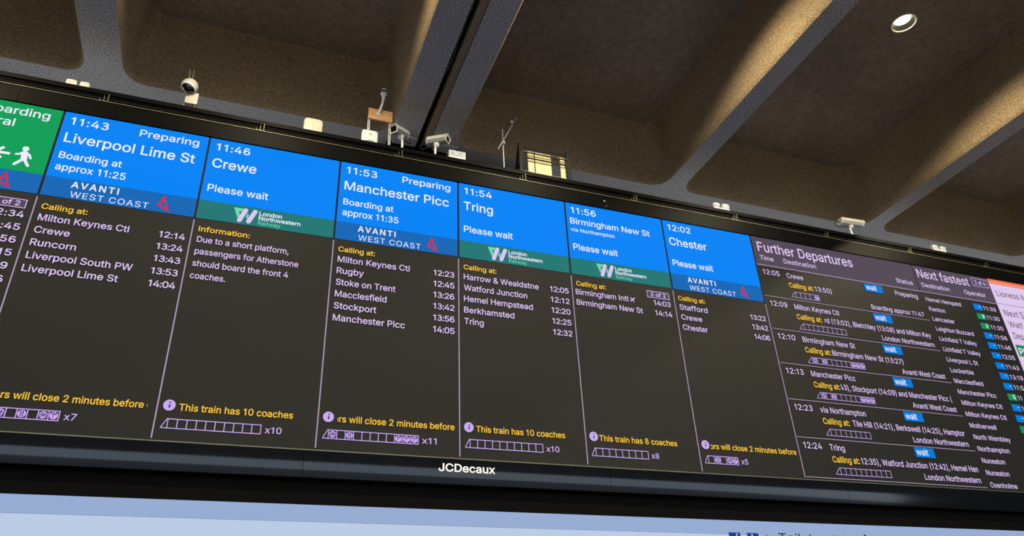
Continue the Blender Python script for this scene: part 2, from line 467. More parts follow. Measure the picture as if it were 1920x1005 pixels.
# ---------------------------------------------------------------- lettering
GLYPHS = """&|448|110,174 135,202 172,231 292,87 251,59 213,48 175,48 143,57 118,76 102,101 97,131 98,146/297,475 266,499 224,512 176,512 134,499 102,474 82,440 75,398 81,361 96,327 135,275 70,220 47,189 36,154 36,108 43,84 54,62 69,42 110,12 136,1 165,-5 221,-5 271,7 315,30 328,43 364,0 438,0 366,87 389,124 403,167 408,224 349,224 348,198 336,151 328,133 219,266 281,314 309,349 323,389 322,424 317,442/182,310 145,363 137,399 145,431 168,453 201,461 233,454 255,434 262,405 255,375 216,335
(|273|161,313 179,390 219,503 236,539 177,539 145,477 119,403 94,283 89,207 92,156 99,106 111,55 128,4 150,-46 177,-96 236,-96 188,16 160,115 152,176 151,207
)|273|37,539 69,466 104,351 121,241 121,177 106,85 86,18 37,-96 97,-96 123,-47 161,53 174,104 182,156 183,244 173,323 142,441 113,510 97,539
,|188|137,71 68,71 38,-119 84,-119
-|453|114,188 337,188 337,244 114,244
.|188|140,53 128,73 107,85 83,85 63,73 55,64 50,41 55,18 73,1 95,-4 118,1 135,18 140,29
0|453|320,116 306,92 290,74 271,60 250,52 203,52 182,60 163,74 147,92 123,144 115,176 109,254 115,332 123,365 147,416 163,435 182,449 203,457 227,460 250,457 271,449 290,435 320,393 338,332 344,254 338,176/227,516 191,512 159,502 130,484 106,461 85,431 69,395 57,353 50,306 50,202 57,155 69,113 85,77 105,48 130,24 158,7 191,-3 227,-7 263,-3 295,7 323,24 348,48 368,77 384,113 396,155 403,202 403,306 396,353 384,395 368,431 348,461 323,484 295,502 262,512
1|453|276,55 276,509 198,509 86,427 86,358 209,448 212,55 76,55 76,0 391,0 391,55
2|453|281,507 225,516 168,507 143,496 121,482 102,464 86,442 75,418 68,391 66,362 127,362 132,398 148,427 172,447 205,458 241,458 273,449 298,431 315,405 320,371 316,341 294,298 234,229 64,47 64,0 389,0 389,57 153,57 317,235 363,299 377,336 381,372 379,398 372,423 361,445 346,465 328,482 306,497
3|453|288,452 288,448 157,299 157,248 229,246 275,234 306,211 323,180 328,163 328,125 315,93 291,69 258,55 219,50 182,54 150,66 126,87 112,115 109,132 44,132 48,104 57,79 70,57 108,22 159,1 188,-5 251,-5 309,12 333,27 354,45 370,66 383,90 390,116 393,145 391,173 383,198 371,222 354,244 333,262 308,276 279,286 247,290 221,289 372,461 372,509 70,509 70,452
4|453|311,509 247,509 40,158 40,105 282,105 282,0 343,0 343,105 413,105 413,163 343,163 343,318 282,318 282,163 109,163
5|453|184,273 218,277 257,270 275,262 303,237 314,221 326,183 326,141 322,122 304,89 276,64 241,51 204,51 173,60 148,78 130,102 122,130 60,130 63,105 71,82 83,60 99,41 140,11 165,1 192,-5 221,-7 253,-4 282,3 309,15 332,32 352,52 369,76 381,102 388,132 390,187 379,231 358,269 330,299 294,321 252,332 212,333 178,325 148,311 136,301 151,452 366,452 366,509 96,509 67,253 128,246 139,255
6|453|352,50 368,73 379,98 387,127 387,187 370,240 355,262 337,280 316,295 265,312 208,311 184,302 175,295 322,509 252,509 112,302 80,239 65,187 66,130 73,101 84,74 100,51 119,31 142,15 168,3 196,-4 226,-7 257,-4 284,3 310,14 333,30/314,213 322,196 327,157 322,119 304,86 293,73 263,55 226,48 190,55 160,73 138,102 126,138 126,179 138,214 160,241 174,252 207,264 245,264 279,251 293,241
7|453|97,0 165,0 391,449 391,509 62,509 62,452 323,452
8|453|115,139 122,173 140,202 169,223 206,234 247,234 283,223 312,202 330,173 337,139 331,106 313,79 285,60 248,50 205,50 167,60 139,79 121,106/117,252 87,228 65,195 53,156 54,109 62,84 74,62 91,42 111,25 136,11 163,1 193,-5 259,-5 289,1 317,11 341,25 362,42 391,84 398,109 401,135 395,176 377,212 351,241 319,260 300,265 343,289 359,308 372,330 379,354 382,380 373,429 346,469 328,485 282,508 255,514 197,514 170,508 124,485 90,450 79,429 70,380 73,354 80,330 93,308 109,289 129,276 153,267/145,420 164,442 192,455 226,460 260,455 288,442 308,420 318,392 318,359 307,330 287,308 260,294 209,291 178,300 154,318 138,344 133,376 134,392
9|453|101,459 85,436 73,411 66,382 66,321 72,294 83,269 98,247 116,229 137,214 161,203 188,197 232,195 278,213 130,0 200,0 340,207 373,270 387,322 387,378 380,408 368,434 352,458 333,478 310,494 285,506 256,513 226,516 196,513 168,506 120,479/305,422 322,390 327,350 322,312 305,280 279,257 263,249 226,243 190,250 174,257 148,280 138,295 127,331 127,372 138,407 148,423 174,446 207,459 245,459 279,446
:|188|140,328 128,349 107,360 83,360 63,349 51,328 51,304 63,284 83,272 107,272 128,284 140,304/140,53 128,73 107,85 83,85 63,73 55,64 50,41 55,18 73,1 95,-4 118,1 135,18 140,29
A|480|239,456 287,302 324,199 154,199/344,142 395,0 463,0 276,509 201,509 16,0 85,0 135,142
B|456|245,57 125,57 125,231 269,229 306,218 333,197 350,169 355,137 353,115 344,96 330,80 309,67 281,60/368,295 387,320 397,353 396,398 381,442 367,461 350,477 329,491 304,501 274,507 60,509 60,0 284,2 317,8 368,31 386,48 400,67 410,88 416,111 416,161 411,184 391,220 363,245 331,260 315,262 315,267 329,272/240,452 270,449 294,442 313,429 326,412 333,393 335,355 323,326 302,304 273,290 238,285 125,285 125,452
C|510|330,444 369,418 389,395 404,365 408,348 473,348 459,397 435,438 402,471 362,496 317,511 267,516 225,512 186,501 150,484 119,459 92,429 70,393 53,352 44,305 40,254 44,203 53,157 70,115 92,79 119,49 150,25 186,7 225,-3 267,-7 317,-2 363,13 420,53 448,91 467,135 473,160 408,160 397,128 369,90 330,65 284,54 237,56 210,63 184,76 161,94 141,117 125,145 113,177 106,213 103,254 106,295 113,332 125,364 141,391 161,414 184,432 209,445 237,453 284,455
D|502|268,3 312,14 351,31 384,54 411,83 433,119 449,159 458,205 462,255 458,306 449,351 433,391 412,426 385,455 353,478 315,495 273,505 225,509 60,509 60,0 219,0/320,428 344,410 364,388 379,361 390,329 397,294 397,216 390,181 379,149 363,122 343,99 318,81 288,68 254,60 215,57 125,57 125,452 221,452 258,449 291,441
E|419|125,452 372,452 372,509 60,509 60,0 375,0 375,57 125,57 125,229 355,229 355,286 125,286
F|410|125,452 369,452 369,509 60,509 60,0 125,0 125,221 346,221 346,278 125,278
G|520|330,443 368,417 402,365 408,349 474,349 460,395 436,436 403,469 363,494 340,504 291,514 265,516 223,512 184,501 149,484 117,459 91,429 69,393 53,352 43,305 40,254 43,203 53,157 69,116 91,79 118,49 149,25 185,7 225,-3 269,-7 308,-4 344,5 377,19 406,38 431,62 451,91 466,124 475,160 478,256 283,256 283,199 415,199 407,147 396,123 382,102 365,85 345,71 322,61 296,55 269,53 238,56 210,63 184,76 161,95 141,117 125,145 113,177 106,213 103,254 106,295 113,332 125,364 141,392 160,414 183,432 209,445 236,453 283,455
H|517|392,289 125,289 125,509 60,509 60,0 125,0 125,232 392,232 392,0 457,0 457,509 392,509
I|300|31,452 118,452 118,57 31,57 31,0 269,0 269,57 183,57 183,452 269,452 269,509 31,509
J|396|248,74 230,61 209,53 185,50 160,53 139,61 122,74 108,93 100,117 98,173 33,173 38,100 52,63 75,33 106,11 143,-2 185,-7 227,-2 263,11 294,33 318,63 332,100 336,145 336,509 272,509 272,145 269,117 261,93
K|467|60,0 125,0 125,167 198,245 372,0 449,0 243,288 448,509 364,509 124,242 125,509 60,509
L|393|125,509 60,509 60,0 361,0 361,57 125,57
M|628|119,436 170,291 286,0 342,0 507,437 504,0 568,0 568,509 476,509 315,73 277,187 152,509 60,509 60,0 122,0
N|523|120,429 202,290 387,0 463,0 463,509 399,509 403,78 343,183 136,509 60,509 60,0 125,0 124,345
O|533|392,116 372,94 349,76 324,63 296,55 237,55 210,63 184,76 161,94 125,144 113,176 106,213 103,254 106,295 113,332 125,364 142,392 161,415 184,433 210,445 237,453 267,456 296,453 324,446 349,433 372,415 392,392 408,365 420,332 428,295 428,213 420,176 408,144/267,516 225,512 186,501 150,484 119,459 92,429 70,393 53,352 44,305 40,254 44,203 53,157 70,115 92,79 119,49 150,25 186,7 225,-3 267,-7 309,-3 348,7 384,25 415,49 442,79 464,115 480,157 490,203 493,254 490,305 480,352 464,393 442,429 415,459 384,484 348,501 309,512
P|445|257,451 297,439 324,416 333,402 343,367 343,328 333,294 312,266 279,248 233,242 125,242 125,452/305,195 332,207 356,223 375,243 390,265 407,318 407,377 390,430 375,452 356,471 332,487 305,499 272,506 235,509 60,509 60,0 125,0 125,186 272,188
R|449|258,451 298,440 325,419 340,389 345,352 340,316 334,300 313,276 280,260 234,255 125,255 125,452/390,271 401,296 407,323 407,381 401,408 390,433 376,455 333,489 305,500 236,509 60,509 60,0 125,0 125,198 247,198 353,0 428,0 313,210 333,217 356,232 376,250
S|447|359,238 312,264 169,308 142,324 122,345 115,376 121,405 139,430 167,448 225,459 254,456 280,449 302,437 320,421 332,402 337,378 401,378 398,403 390,427 377,449 360,468 316,498 289,508 259,514 195,514 165,508 138,498 92,468 75,448 62,425 54,400 52,372 56,341 67,313 86,289 112,269 145,253 296,205 322,189 340,168 346,139 344,122 329,92 303,69 267,54 224,49 185,53 150,66 123,88 108,118 104,137 38,137 42,109 51,83 64,60 81,40 102,23 128,9 156,-1 188,-7 261,-7 294,0 349,25 370,43 399,87 406,112 407,161 395,198
T|449|32,452 193,452 193,0 257,0 257,452 417,452 417,509 32,509
V|480|463,509 395,509 257,107 241,53 192,206 84,509 16,509 204,0 278,0
W|686|493,63 462,196 380,509 306,509 193,61 163,196 82,509 16,509 155,0 230,0 343,436 368,323 455,0 530,0 670,509 603,509 515,162
a|389|276,190 274,122 263,93 242,68 211,51 170,45 130,52 109,64 96,82 92,105 97,130 112,147 147,163 259,182/92,200 64,184 43,161 32,128 32,84 38,63 60,29 76,15 115,-3 160,-9 199,-4 242,16 272,52 277,52 277,0 337,0 335,278 330,301 312,336 300,350 271,369 208,384 153,380 114,368 79,346 51,313 41,291 100,274 118,301 149,322 178,330 212,330 240,322 260,307 272,285 276,257 271,240 257,231 143,214
b|424|288,3 313,16 336,34 355,57 370,84 381,116 388,151 388,227 381,261 370,293 354,320 335,342 313,361 287,374 259,382 207,383 171,373 137,346 118,319 114,319 114,509 53,509 53,0 112,0 112,59 118,59 147,21 172,4 208,-7 260,-6/198,49 179,55 147,78 125,115 114,162 114,216 125,263 134,282 161,312 178,322 198,328 243,328 262,322 295,298 307,281 323,239 328,189 323,139 306,97 294,80 262,55 242,49
c|396|252,321 284,297 300,272 303,262 362,277 340,322 305,356 260,377 226,384 174,382 144,374 117,360 93,341 72,318 56,291 44,260 37,225 34,187 37,150 44,116 56,85 72,58 93,35 117,16 144,3 174,-5 244,-5 292,12 331,43 350,70 363,102 304,117 292,89 262,60 220,47 184,49 163,55 145,66 130,80 108,117 98,163 98,212 108,258 130,296 145,310 163,321 184,328 220,329
d|424|252,4 287,31 307,59 313,59 313,0 372,0 372,509 311,509 311,319 306,319 278,355 253,373 218,383 165,382 137,374 112,361 89,342 70,320 55,293 43,261 36,227 36,151 43,116 55,84 70,57 89,34 111,16 137,3 165,-6 217,-7/182,49 162,55 130,80 118,97 102,139 96,189 102,239 108,261 130,298 162,322 182,328 227,328 246,322 278,299 300,263 310,216 310,162 299,115 290,95 278,78 246,55 226,49
e|404|263,314 288,286 298,269 309,221 97,221 102,251 109,270 131,301 164,323 205,330 246,323/172,382 142,373 115,359 91,340 71,317 55,290 36,224 34,187 37,150 44,116 56,85 72,58 92,35 117,16 145,3 177,-5 237,-7 283,4 320,26 348,55 365,91 306,105 294,82 265,58 227,47 190,48 151,61 121,88 110,106 102,127 96,169 371,169 370,227 357,282 347,305 319,341 285,366 246,380 226,383
f|254|187,530 152,525 120,510 96,486 87,470 82,452 81,379 6,379 6,327 81,327 81,0 142,0 142,327 228,327 228,379 142,379 143,435 154,460 164,468 227,468 243,521
g|425|163,322 182,328 227,328 247,322 279,299 291,283 307,242 312,193 307,142 290,103 278,87 264,75 246,66 205,59 163,66 131,88 118,104 102,144 96,193 102,241 118,282 145,312/169,-93 142,-82 101,-41 51,-69 82,-110 114,-132 156,-146 207,-151 265,-144 291,-136 314,-124 334,-109 350,-90 363,-67 370,-40 372,379 313,379 313,319 308,319 279,356 253,373 218,383 166,382 138,374 112,361 90,342 71,320 55,293 43,263 36,229 36,154 43,120 55,90 71,65 90,43 138,14 165,7 217,6 252,16 287,41 306,68 311,68 311,-6 308,-34 298,-58 282,-75 261,-87 236,-95 207,-97
h|410|341,321 313,356 295,369 252,383 200,382 175,374 152,362 132,344 114,314 114,509 53,509 53,0 114,0 115,248 126,283 147,308 176,324 210,329 235,326 256,318 273,304 286,286 293,263 296,235 296,0 357,0 355,271 350,298
i|167|95,522 73,522 54,512 43,494 43,472 54,455 73,444 95,444 114,455 125,472 125,494 114,512/53,379 53,0 114,0 114,379
j|167|125,472 125,494 114,512 95,522 72,522 53,512 42,494 42,472 53,455 72,444 95,444 114,455/47,-61 31,-80 2,-87 -10,-87 -10,-143 47,-137 80,-119 102,-90 112,-52 114,379 53,379 51,-46
k|381|360,379 284,379 121,212 114,212 114,509 53,509 53,0 114,0 114,140 154,178 294,0 372,0 201,217
l|189|135,53 120,62 114,83 114,509 53,509 55,59 62,37 74,20 91,8 112,0 181,3 170,54
m|610|496,254 496,0 557,0 555,283 550,307 541,328 529,346 514,361 478,380 458,385 417,385 381,375 350,356 326,329 317,309 303,342 287,361 268,375 245,383 203,385 172,376 144,358 122,331 112,310 112,379 53,379 53,0 114,0 115,257 126,289 145,312 171,326 199,330 220,328 238,322 253,311 265,297 272,280 274,0 335,0 336,263 345,290 363,312 387,326 419,330 438,329 456,323 473,313 485,298 493,279
n|410|341,321 313,356 295,369 252,383 200,382 175,374 152,362 132,344 112,310 112,379 53,379 53,0 114,0 115,248 126,283 147,308 176,324 210,329 235,326 256,318 273,304 286,286 293,263 296,235 296,0 357,0 355,271 350,298
o|415|298,97 270,66 252,55 207,46 163,55 145,66 130,80 108,117 98,163 98,212 108,258 130,296 145,310 163,321 184,328 231,328 252,321 270,310 285,296 298,278 314,236 319,187 314,139/174,382 144,374 117,360 93,341 72,318 56,291 44,260 37,225 34,187 37,150 44,116 56,85 72,58 93,35 117,16 144,3 174,-5 207,-8 241,-5 271,3 299,16 323,35 343,58 359,85 371,116 379,150 379,225 371,260 359,291 343,318 323,341 299,360 271,374 241,382
p|424|114,59 118,59 147,21 189,-3 229,-8 260,-6 288,3 313,16 336,34 355,57 370,84 381,116 388,151 388,227 381,261 370,293 354,320 335,342 313,361 287,374 259,382 207,383 171,373 137,346 118,319 112,319 112,379 53,379 53,-143 114,-143/198,49 179,55 147,78 125,115 114,162 114,216 125,263 134,282 161,312 178,322 198,328 243,328 262,322 295,298 307,281 323,239 328,189 323,139 306,97 294,80 262,55 242,49
q|424|313,379 313,319 307,319 278,355 253,373 218,383 165,382 137,374 112,361 89,342 70,320 55,293 43,261 36,227 36,151 43,116 55,84 70,57 89,34 111,16 137,3 165,-6 217,-7 252,4 287,31 306,59 311,59 311,-143 372,-143 372,379/182,49 162,55 130,80 118,97 102,139 96,189 102,239 108,261 130,298 162,322 182,328 227,328 246,322 278,299 300,263 310,216 310,162 299,115 290,95 278,78 246,55 226,49
r|259|241,323 243,384 191,383 171,377 152,367 124,339 115,321 112,379 53,379 53,0 114,0 115,254 126,284 146,306 174,321
s|365|95,360 65,332 55,314 49,295 47,274 50,249 58,227 72,208 92,192 149,170 229,150 254,136 266,115 268,103 265,88 258,74 244,62 227,53 206,47 160,47 124,60 111,72 101,87 94,107 36,94 41,73 50,54 76,24 112,3 157,-7 210,-7 260,6 298,31 323,65 329,85 331,107 328,131 320,153 306,171 287,187 261,200 136,235 115,253 110,264 111,292 131,317 147,326 187,333 210,331 243,316 262,291 268,277 324,290 309,324 286,352 254,372 212,383 161,383 137,378
t|227|202,54 156,51 136,61 130,70 126,98 126,327 204,327 204,379 126,379 126,471 65,471 65,379 6,379 6,327 65,327 65,93 68,64 77,41 92,21 113,7 138,-1 213,2
u|410|175,53 154,61 137,75 124,94 116,117 114,379 53,379 54,109 60,82 69,59 82,39 97,23 135,2 182,-5 209,-3 234,5 257,17 277,35 298,70 298,0 357,0 357,379 296,379 295,132 283,97 263,71 234,55 218,51
v|389|371,379 305,379 195,58 165,155 84,379 17,379 163,0 226,0
w|567|368,0 429,0 545,379 480,379 397,67 362,214 316,379 252,379 170,66 133,214 87,379 23,379 138,0 199,0 284,309
x|379|191,232 100,379 29,379 155,194 21,0 91,0 189,155 287,0 358,0 224,192 352,379 282,379
y|389|109,-144 139,-136 165,-119 187,-93 204,-58 371,379 305,379 195,58 165,155 84,379 17,379 163,-1 138,-64 122,-81 104,-89 61,-86 47,-139 73,-144
z|380|48,323 254,323 42,46 42,0 339,0 339,56 126,56 126,60 333,331 333,379 48,379
 |188|"""
GL = {}
for ln in GLYPHS.split('\n'):
    if not ln:
        continue
    ch, ad, cs = ln[0], *ln[2:].split('|')
    GL[ch] = (int(ad), [[tuple(map(int, p.split(','))) for p in c.split(' ')] for c in cs.split('/') if c])
CAP = 509.0
def _arc(cx, cy, rx, ry, a0, a1, n=12):
    return [(cx + rx * cos(math.radians(a0 + (a1 - a0) * k / n)), cy + ry * sin(math.radians(a0 + (a1 - a0) * k / n))) for k in range(n + 1)]
# round-topped 3, as on the board
_three = _arc(220, 380, 151, 135, 163, -48) + _arc(220, 150, 176, 156, 50, -163) + _arc(220, 150, 111, 96, -163, 88) + [(160, 246), (160, 303)] + _arc(220, 380, 88, 77, -88, 163)
GL['3'] = (447, [_three[::-1]])
# plain 1, I and l, and round 6 and 9
GL['1'] = (372, [[(180, 0), (246, 0), (246, 509), (184, 509), (168, 470), (128, 440), (66, 427), (66, 374), (140, 385), (180, 404)]])
GL['I'] = (190, [[(62, 0), (128, 0), (128, 509), (62, 509)]])
GL['l'] = (172, [[(54, 0), (115, 0), (115, 509), (54, 509)]])
_six = [_arc(224, 161, 172, 167, 0, 352, 22), _arc(224, 161, 107, 104, 352, 0, 22), _arc(232, 254, 182, 262, 42, 200, 16) + _arc(232, 254, 117, 204, 200, 42, 16)]
GL['6'] = (448, _six)
GL['9'] = (448, [[(448 - p[0], 509 - p[1]) for p in c] for c in _six])
_gc = {}
def glyph(ch, wt):
    """outline of a character thickened by wt (font units), as triangles"""
    k = (ch, wt)
    if k in _gc:
        return _gc[k]
    ad, cs = GL[ch]
    out = []
    for c in cs:
        n = len(c); o = []
        for i in range(n):
            a, b, d = Vector(c[i - 1]), Vector(c[i]), Vector(c[(i + 1) % n])
            u, v = (b - a).normalized(), (d - b).normalized()
            n1, n2 = Vector((u.y, -u.x)), Vector((v.y, -v.x))
            nn = n1 + n2
            l2 = nn.length_squared
            off = nn * (2.0 * wt / l2) if l2 > 0.5 else n1 * wt
            o.append(b + off)
        out.append(o)
    pts = [p for c in out for p in c]
    tris = []
    if out:
        area = lambda c: sum(c[i - 1].cross(c[i]) for i in range(len(c)))
        start = [sum(len(q) for q in out[:i]) for i in range(len(out))]
        ia = [i for i, c in enumerate(cs) if area([Vector(p) for p in c]) > 0]
        def within(p, c):
            r = False
            for i in range(len(c)):
                q, w = c[i - 1], c[i]
                if (q.y > p.y) != (w.y > p.y) and p.x < (w.x - q.x) * (p.y - q.y) / (w.y - q.y) + q.x:
                    r = not r
            return r
        for i in ia:
            grp = [i] + [j for j in range(len(out)) if j not in ia and within(out[j][0], out[i])]
            idx = [start[j] + k for j in grp for k in range(len(out[j]))]
            for t in tessellate_polygon([[Vector((p.x, p.y, 0)) for p in out[j]] for j in grp]):
                t = tuple(idx[k] for k in t)
                a, b, c = (pts[k] for k in t)
                if (b - a).cross(c - a) < 0:
                    t = (t[0], t[2], t[1])
                tris.append(t)
    _gc[k] = (ad, pts, tris)
    return _gc[k]

def natural(s, wt, track=0.0):
    """left and right ink limits of a string in cap heights"""
    x, lo, hi = 0.0, None, 0.0
    for ch in s:
        ad, pts, _ = glyph(ch, wt)
        if pts:
            a, b = min(p.x for p in pts), max(p.x for p in pts)
            lo = x + a if lo is None else lo
            hi = x + b
        x += ad + track
    return lo / CAP, hi / CAP

STRETCH = 1.11
class Text:
    """lines of lettering, each its own mesh; x in columns, y and cap in board units"""
    def __init__(self):
        self.mbs = []
    def add(self, s, x, y, cap, width=None, wt=9, align='l', clip=None, depth=0.006, track=0.0, sx=None):
        lo, hi = natural(s, wt, track)
        k = sx or STRETCH
        if width is not None and track == 0.0:
            k = width * CW / ((hi - lo) * cap)
        elif width is not None:
            k = sx or STRETCH
            n0, n1 = natural(s, wt)
            track = (width * CW / (cap * k) - (n1 - n0)) * CAP / (len(s) - 1)
            lo, hi = natural(s, wt, track)
        x0 = x * CW
        if align == 'l':
            x0 -= lo * cap * k
        elif align == 'r':
            x0 -= hi * cap * k
        else:
            x0 -= (lo + hi) / 2 * cap * k
        mb = MB(); self.mbs.append(mb)
        bm = mb.bm
        pen = 0.0
        fs = []
        for ch in s:
            ad, pts, tris = glyph(ch, wt)
            vs = [bm.verts.new(W(x0 + (pen + p.x) / CAP * cap * k, -depth / HB, y + p.y / CAP * cap)) for p in pts]
            for t in tris:
                try:
                    fs.append(bm.faces.new([vs[i] for i in t]))
                except ValueError:
                    pass
            pen += ad + track
        if clip:
            for lim, sgn in ((clip[0], -1), (clip[1], 1)):
                if lim is None:
                    continue
                fs = [f for f in fs if f.is_valid]
                geom = list({v for f in fs for v in f.verts}) + list({e for f in fs for e in f.edges}) + fs
                r = bmesh.ops.bisect_plane(bm, geom=geom, plane_co=W(lim * CW, 0, 0), plane_no=(sgn, 0, 0), clear_outer=True)
                fs = [g for g in r['geom'] if isinstance(g, bmesh.types.BMFace)]
        return self
    def build(self, name, m, parent, label=None):
        return [mb.build(name, m, parent, recalc=False, label=label) for mb in self.mbs]

class Shapes:
    """flat lit shapes on the display; x in columns, y in board units"""
    def __init__(self, depth=0.003):
        self.mb = MB(); self.d = depth
    def P(self, x, y):
        return W(x * CW, -self.d / HB, y)
    def rect(self, x0, x1, y0, y1):
        a, b = min(y0, y1), max(y0, y1)
        self.mb.poly([self.P(x0, a), self.P(x1, a), self.P(x1, b), self.P(x0, b)])
        return self
    def poly(self, pts):
        v = [Vector((p[0] * CW, p[1], 0)) for p in pts]
        for t in tessellate_polygon([v]):
            q = [v[i] for i in t]
            if (q[1] - q[0]).to_2d().cross((q[2] - q[0]).to_2d()) < 0:
                q = [q[0], q[2], q[1]]
            self.mb.poly([W(p.x, -self.d / HB, p.y) for p in q])
        return self
    def disc(self, x, y, r, n=24):
        self.mb.poly([W(x * CW + r * cos(2 * pi * k / n), -self.d / HB, y + r * sin(2 * pi * k / n)) for k in range(n)])
        return self
    def ring(self, x, y, r0, r1, n=20):
        for k in range(n):
            a, b = 2 * pi * k / n, 2 * pi * (k + 1) / n
            self.mb.poly([W(x * CW + r * cos(t), -self.d / HB, y + r * sin(t)) for r, t in ((r0, a), (r1, a), (r1, b), (r0, b))])
        return self
    def stroke(self, x0, y0, x1, y1, w, rnd=False):
        a, b = Vector((x0 * CW, y0)), Vector((x1 * CW, y1))
        u = (b - a).normalized() * w / 2
        n = Vector((-u.y, u.x))
        if rnd:
            pts = []
            t0 = math.atan2(u.y, u.x)
            for k in range(9):
                t = t0 - pi / 2 + pi * k / 8
                pts.append((b.x + cos(t) * w / 2, b.y + sin(t) * w / 2))
            for k in range(9):
                t = t0 + pi / 2 + pi * k / 8
                pts.append((a.x + cos(t) * w / 2, a.y + sin(t) * w / 2))
            self.mb.poly([W(p[0], -self.d / HB, p[1]) for p in pts])
        else:
            self.mb.poly([W(p.x, -self.d / HB, p.y) for p in (a - n, b - n, b + n, a + n)])
        return self
    def frame(self, x0, x1, y0, y1, w):
        self.rect(x0, x1, y0, y0 - w).rect(x0, x1, y1 + w, y1)
        wx = w / CW
        return self.rect(x0, x0 + wx, y0 - w, y1 + w).rect(x1 - wx, x1, y0 - w, y1 + w)
    def build(self, name, m, parent, label=None):
        return self.mb.build(name, m, parent, recalc=False, label=label)

# ---------------------------------------------------------------- departure board: body
XA, XB = -2.0 * CW, 10.4 * CW
board = thing('departure_board', W((XA + XB) / 2, 0.04, -1.085), 'long black electronic train departure board of lit columns under the concrete ceiling', 'departure board')
MB().box(W(XA, 0.0015, -1.082), W(XB, 0.095, 0.1)).build('cabinet', M_MATTE, board)
seams = [XA] + [c * CW for c in (-0.31, 1.93, 4.17, 6.41, 8.65)] + [XB]
ub = MB(); lb = MB()
g = 0.0006
for a, b in zip(seams, seams[1:]):
    ub.box(W(a + g, -0.006, 0.0015), W(b - g, 0.0, 0.0605))
    o = [(-0.006, -1.0085), (-0.006, -1.036), (-0.0058, -1.043), (-0.0053, -1.050), (-0.0045, -1.057), (-0.0035, -1.064), (0.0005, -1.081), (0.001, -1.081), (0.001, -1.0085)]
    lb.prism([(W(0, p[0], p[1]).y, W(0, p[0], p[1]).z) for p in o], 'x', (a + g) * HB, (b - g) * HB)
ub.build('upper_bezel', M_SATIN, board)
lb.build('lower_bezel', M_GLOSS, board, smooth=True)
MB().box(W(XA, -0.0065, -1.0085), W(XB, -0.001, -1.0055)).build('bezel_lip', mat('lip_metal', (92, 94, 80), 0.4, 0.5), board)
MB().box(W(XA, -0.0085, 0.0605), W(XB, 0.0, 0.0628)).build('edge_strip', M_BRASS, board)
ra = MB()
ra.box(W(XA, -0.0055, 0.091), W(XB, 0.1, 0.107))
ra.box(W(XA, -0.001, 0.0728), W(XB, 0.004, 0.0752)).box(W(XA, -0.001, 0.0838), W(XB, 0.004, 0.0862))
ra.build('ledge', M_SATIN, board)
for k in range(-2, 10):
    x = 0.105 + 0.474 * k
    if not XA < x < XB - .05:
        continue
    b = MB()
    b.box(W(x - .001, -0.0075, 0.0628), W(x + .0012, -0.001, 0.094))
    b.box(W(x - .012, -0.0065, 0.0628), W(x - .0105, -0.001, 0.087))
    b.box(W(x - .024, -0.0065, 0.0628), W(x - .022, -0.001, 0.073))
    b.box(W(x - .026, -0.0075, 0.0628), W(x + .004, -0.006, 0.0645))
    b.build('rail_bracket', M_BRASS, board)
for (x, z, r) in ((1.853, 0.034, 0.0042), (1.858, 0.0115, 0.0024)):
    MB().lathe([(0, 0.012), (r * HB * .7, 0.01), (r * HB, 0.0)], Matrix.Translation(W(x, -0.006, z)) @ Matrix.Rotation(pi / 2, 4, 'X')).build('stud', M_GREY, board, smooth=True)
tx = Text(); tx.add('JCDecaux', 2.842, -1.046, 0.0225, 0.416, wt=17, depth=0.0195)
tx.build('raised_lettering', M_LETTER, board, 'silver lettering on the lower bezel')

# ---------------------------------------------------------------- departure board: lit columns
def panel(x0, x1, label=None):
    mb = MB()
    mb.poly([W(x0 * CW, 0, -1.006), W(x1 * CW, 0, -1.006), W(x1 * CW, 0, 0.001), W(x0 * CW, 0, 0.001)])
    return mb.build('display_column', L_BLACK, board, recalc=False, label=label)

def icon_disc(sh, dk, x, y, kind):
    r = 0.0096
    sh.disc(x, y, r)
    if kind == 'first':
        dk.rect(x - .006, x - .002, y - .006, y + .007)
        dk.stroke(x - .011, y + .003, x - .003, y + .006, .0025)
        dk.ring(x + .005, y + .004, .0005, .0022, 8); dk.stroke(x + .012, y + .001, x + .012, y + .0075, .0016)
    elif kind == 'food':
        dk.stroke(x - .006, y - .0075, x - .006, y + .0075, .0022)
        dk.stroke(x + .006, y - .0075, x + .006, y + .0075, .0026)
        dk.rect(x - .009, x - .003, y + .003, y + .0075)
    elif kind == 'bike':
        dk.ring(x - .013, y - .002, .0028, .0042, 14).ring(x + .013, y - .002, .0028, .0042, 14)
        for s in ((-.013, -.002, -.006, .004), (-.006, .004, .008, .004), (-.006, .004, .001, -.003), (.001, -.003, .008, .004), (.006, .006, .013, -.002), (-.009, .005, -.003, .005)):
            dk.stroke(x + s[0], y + s[1], x + s[2], y + s[3], .0015)

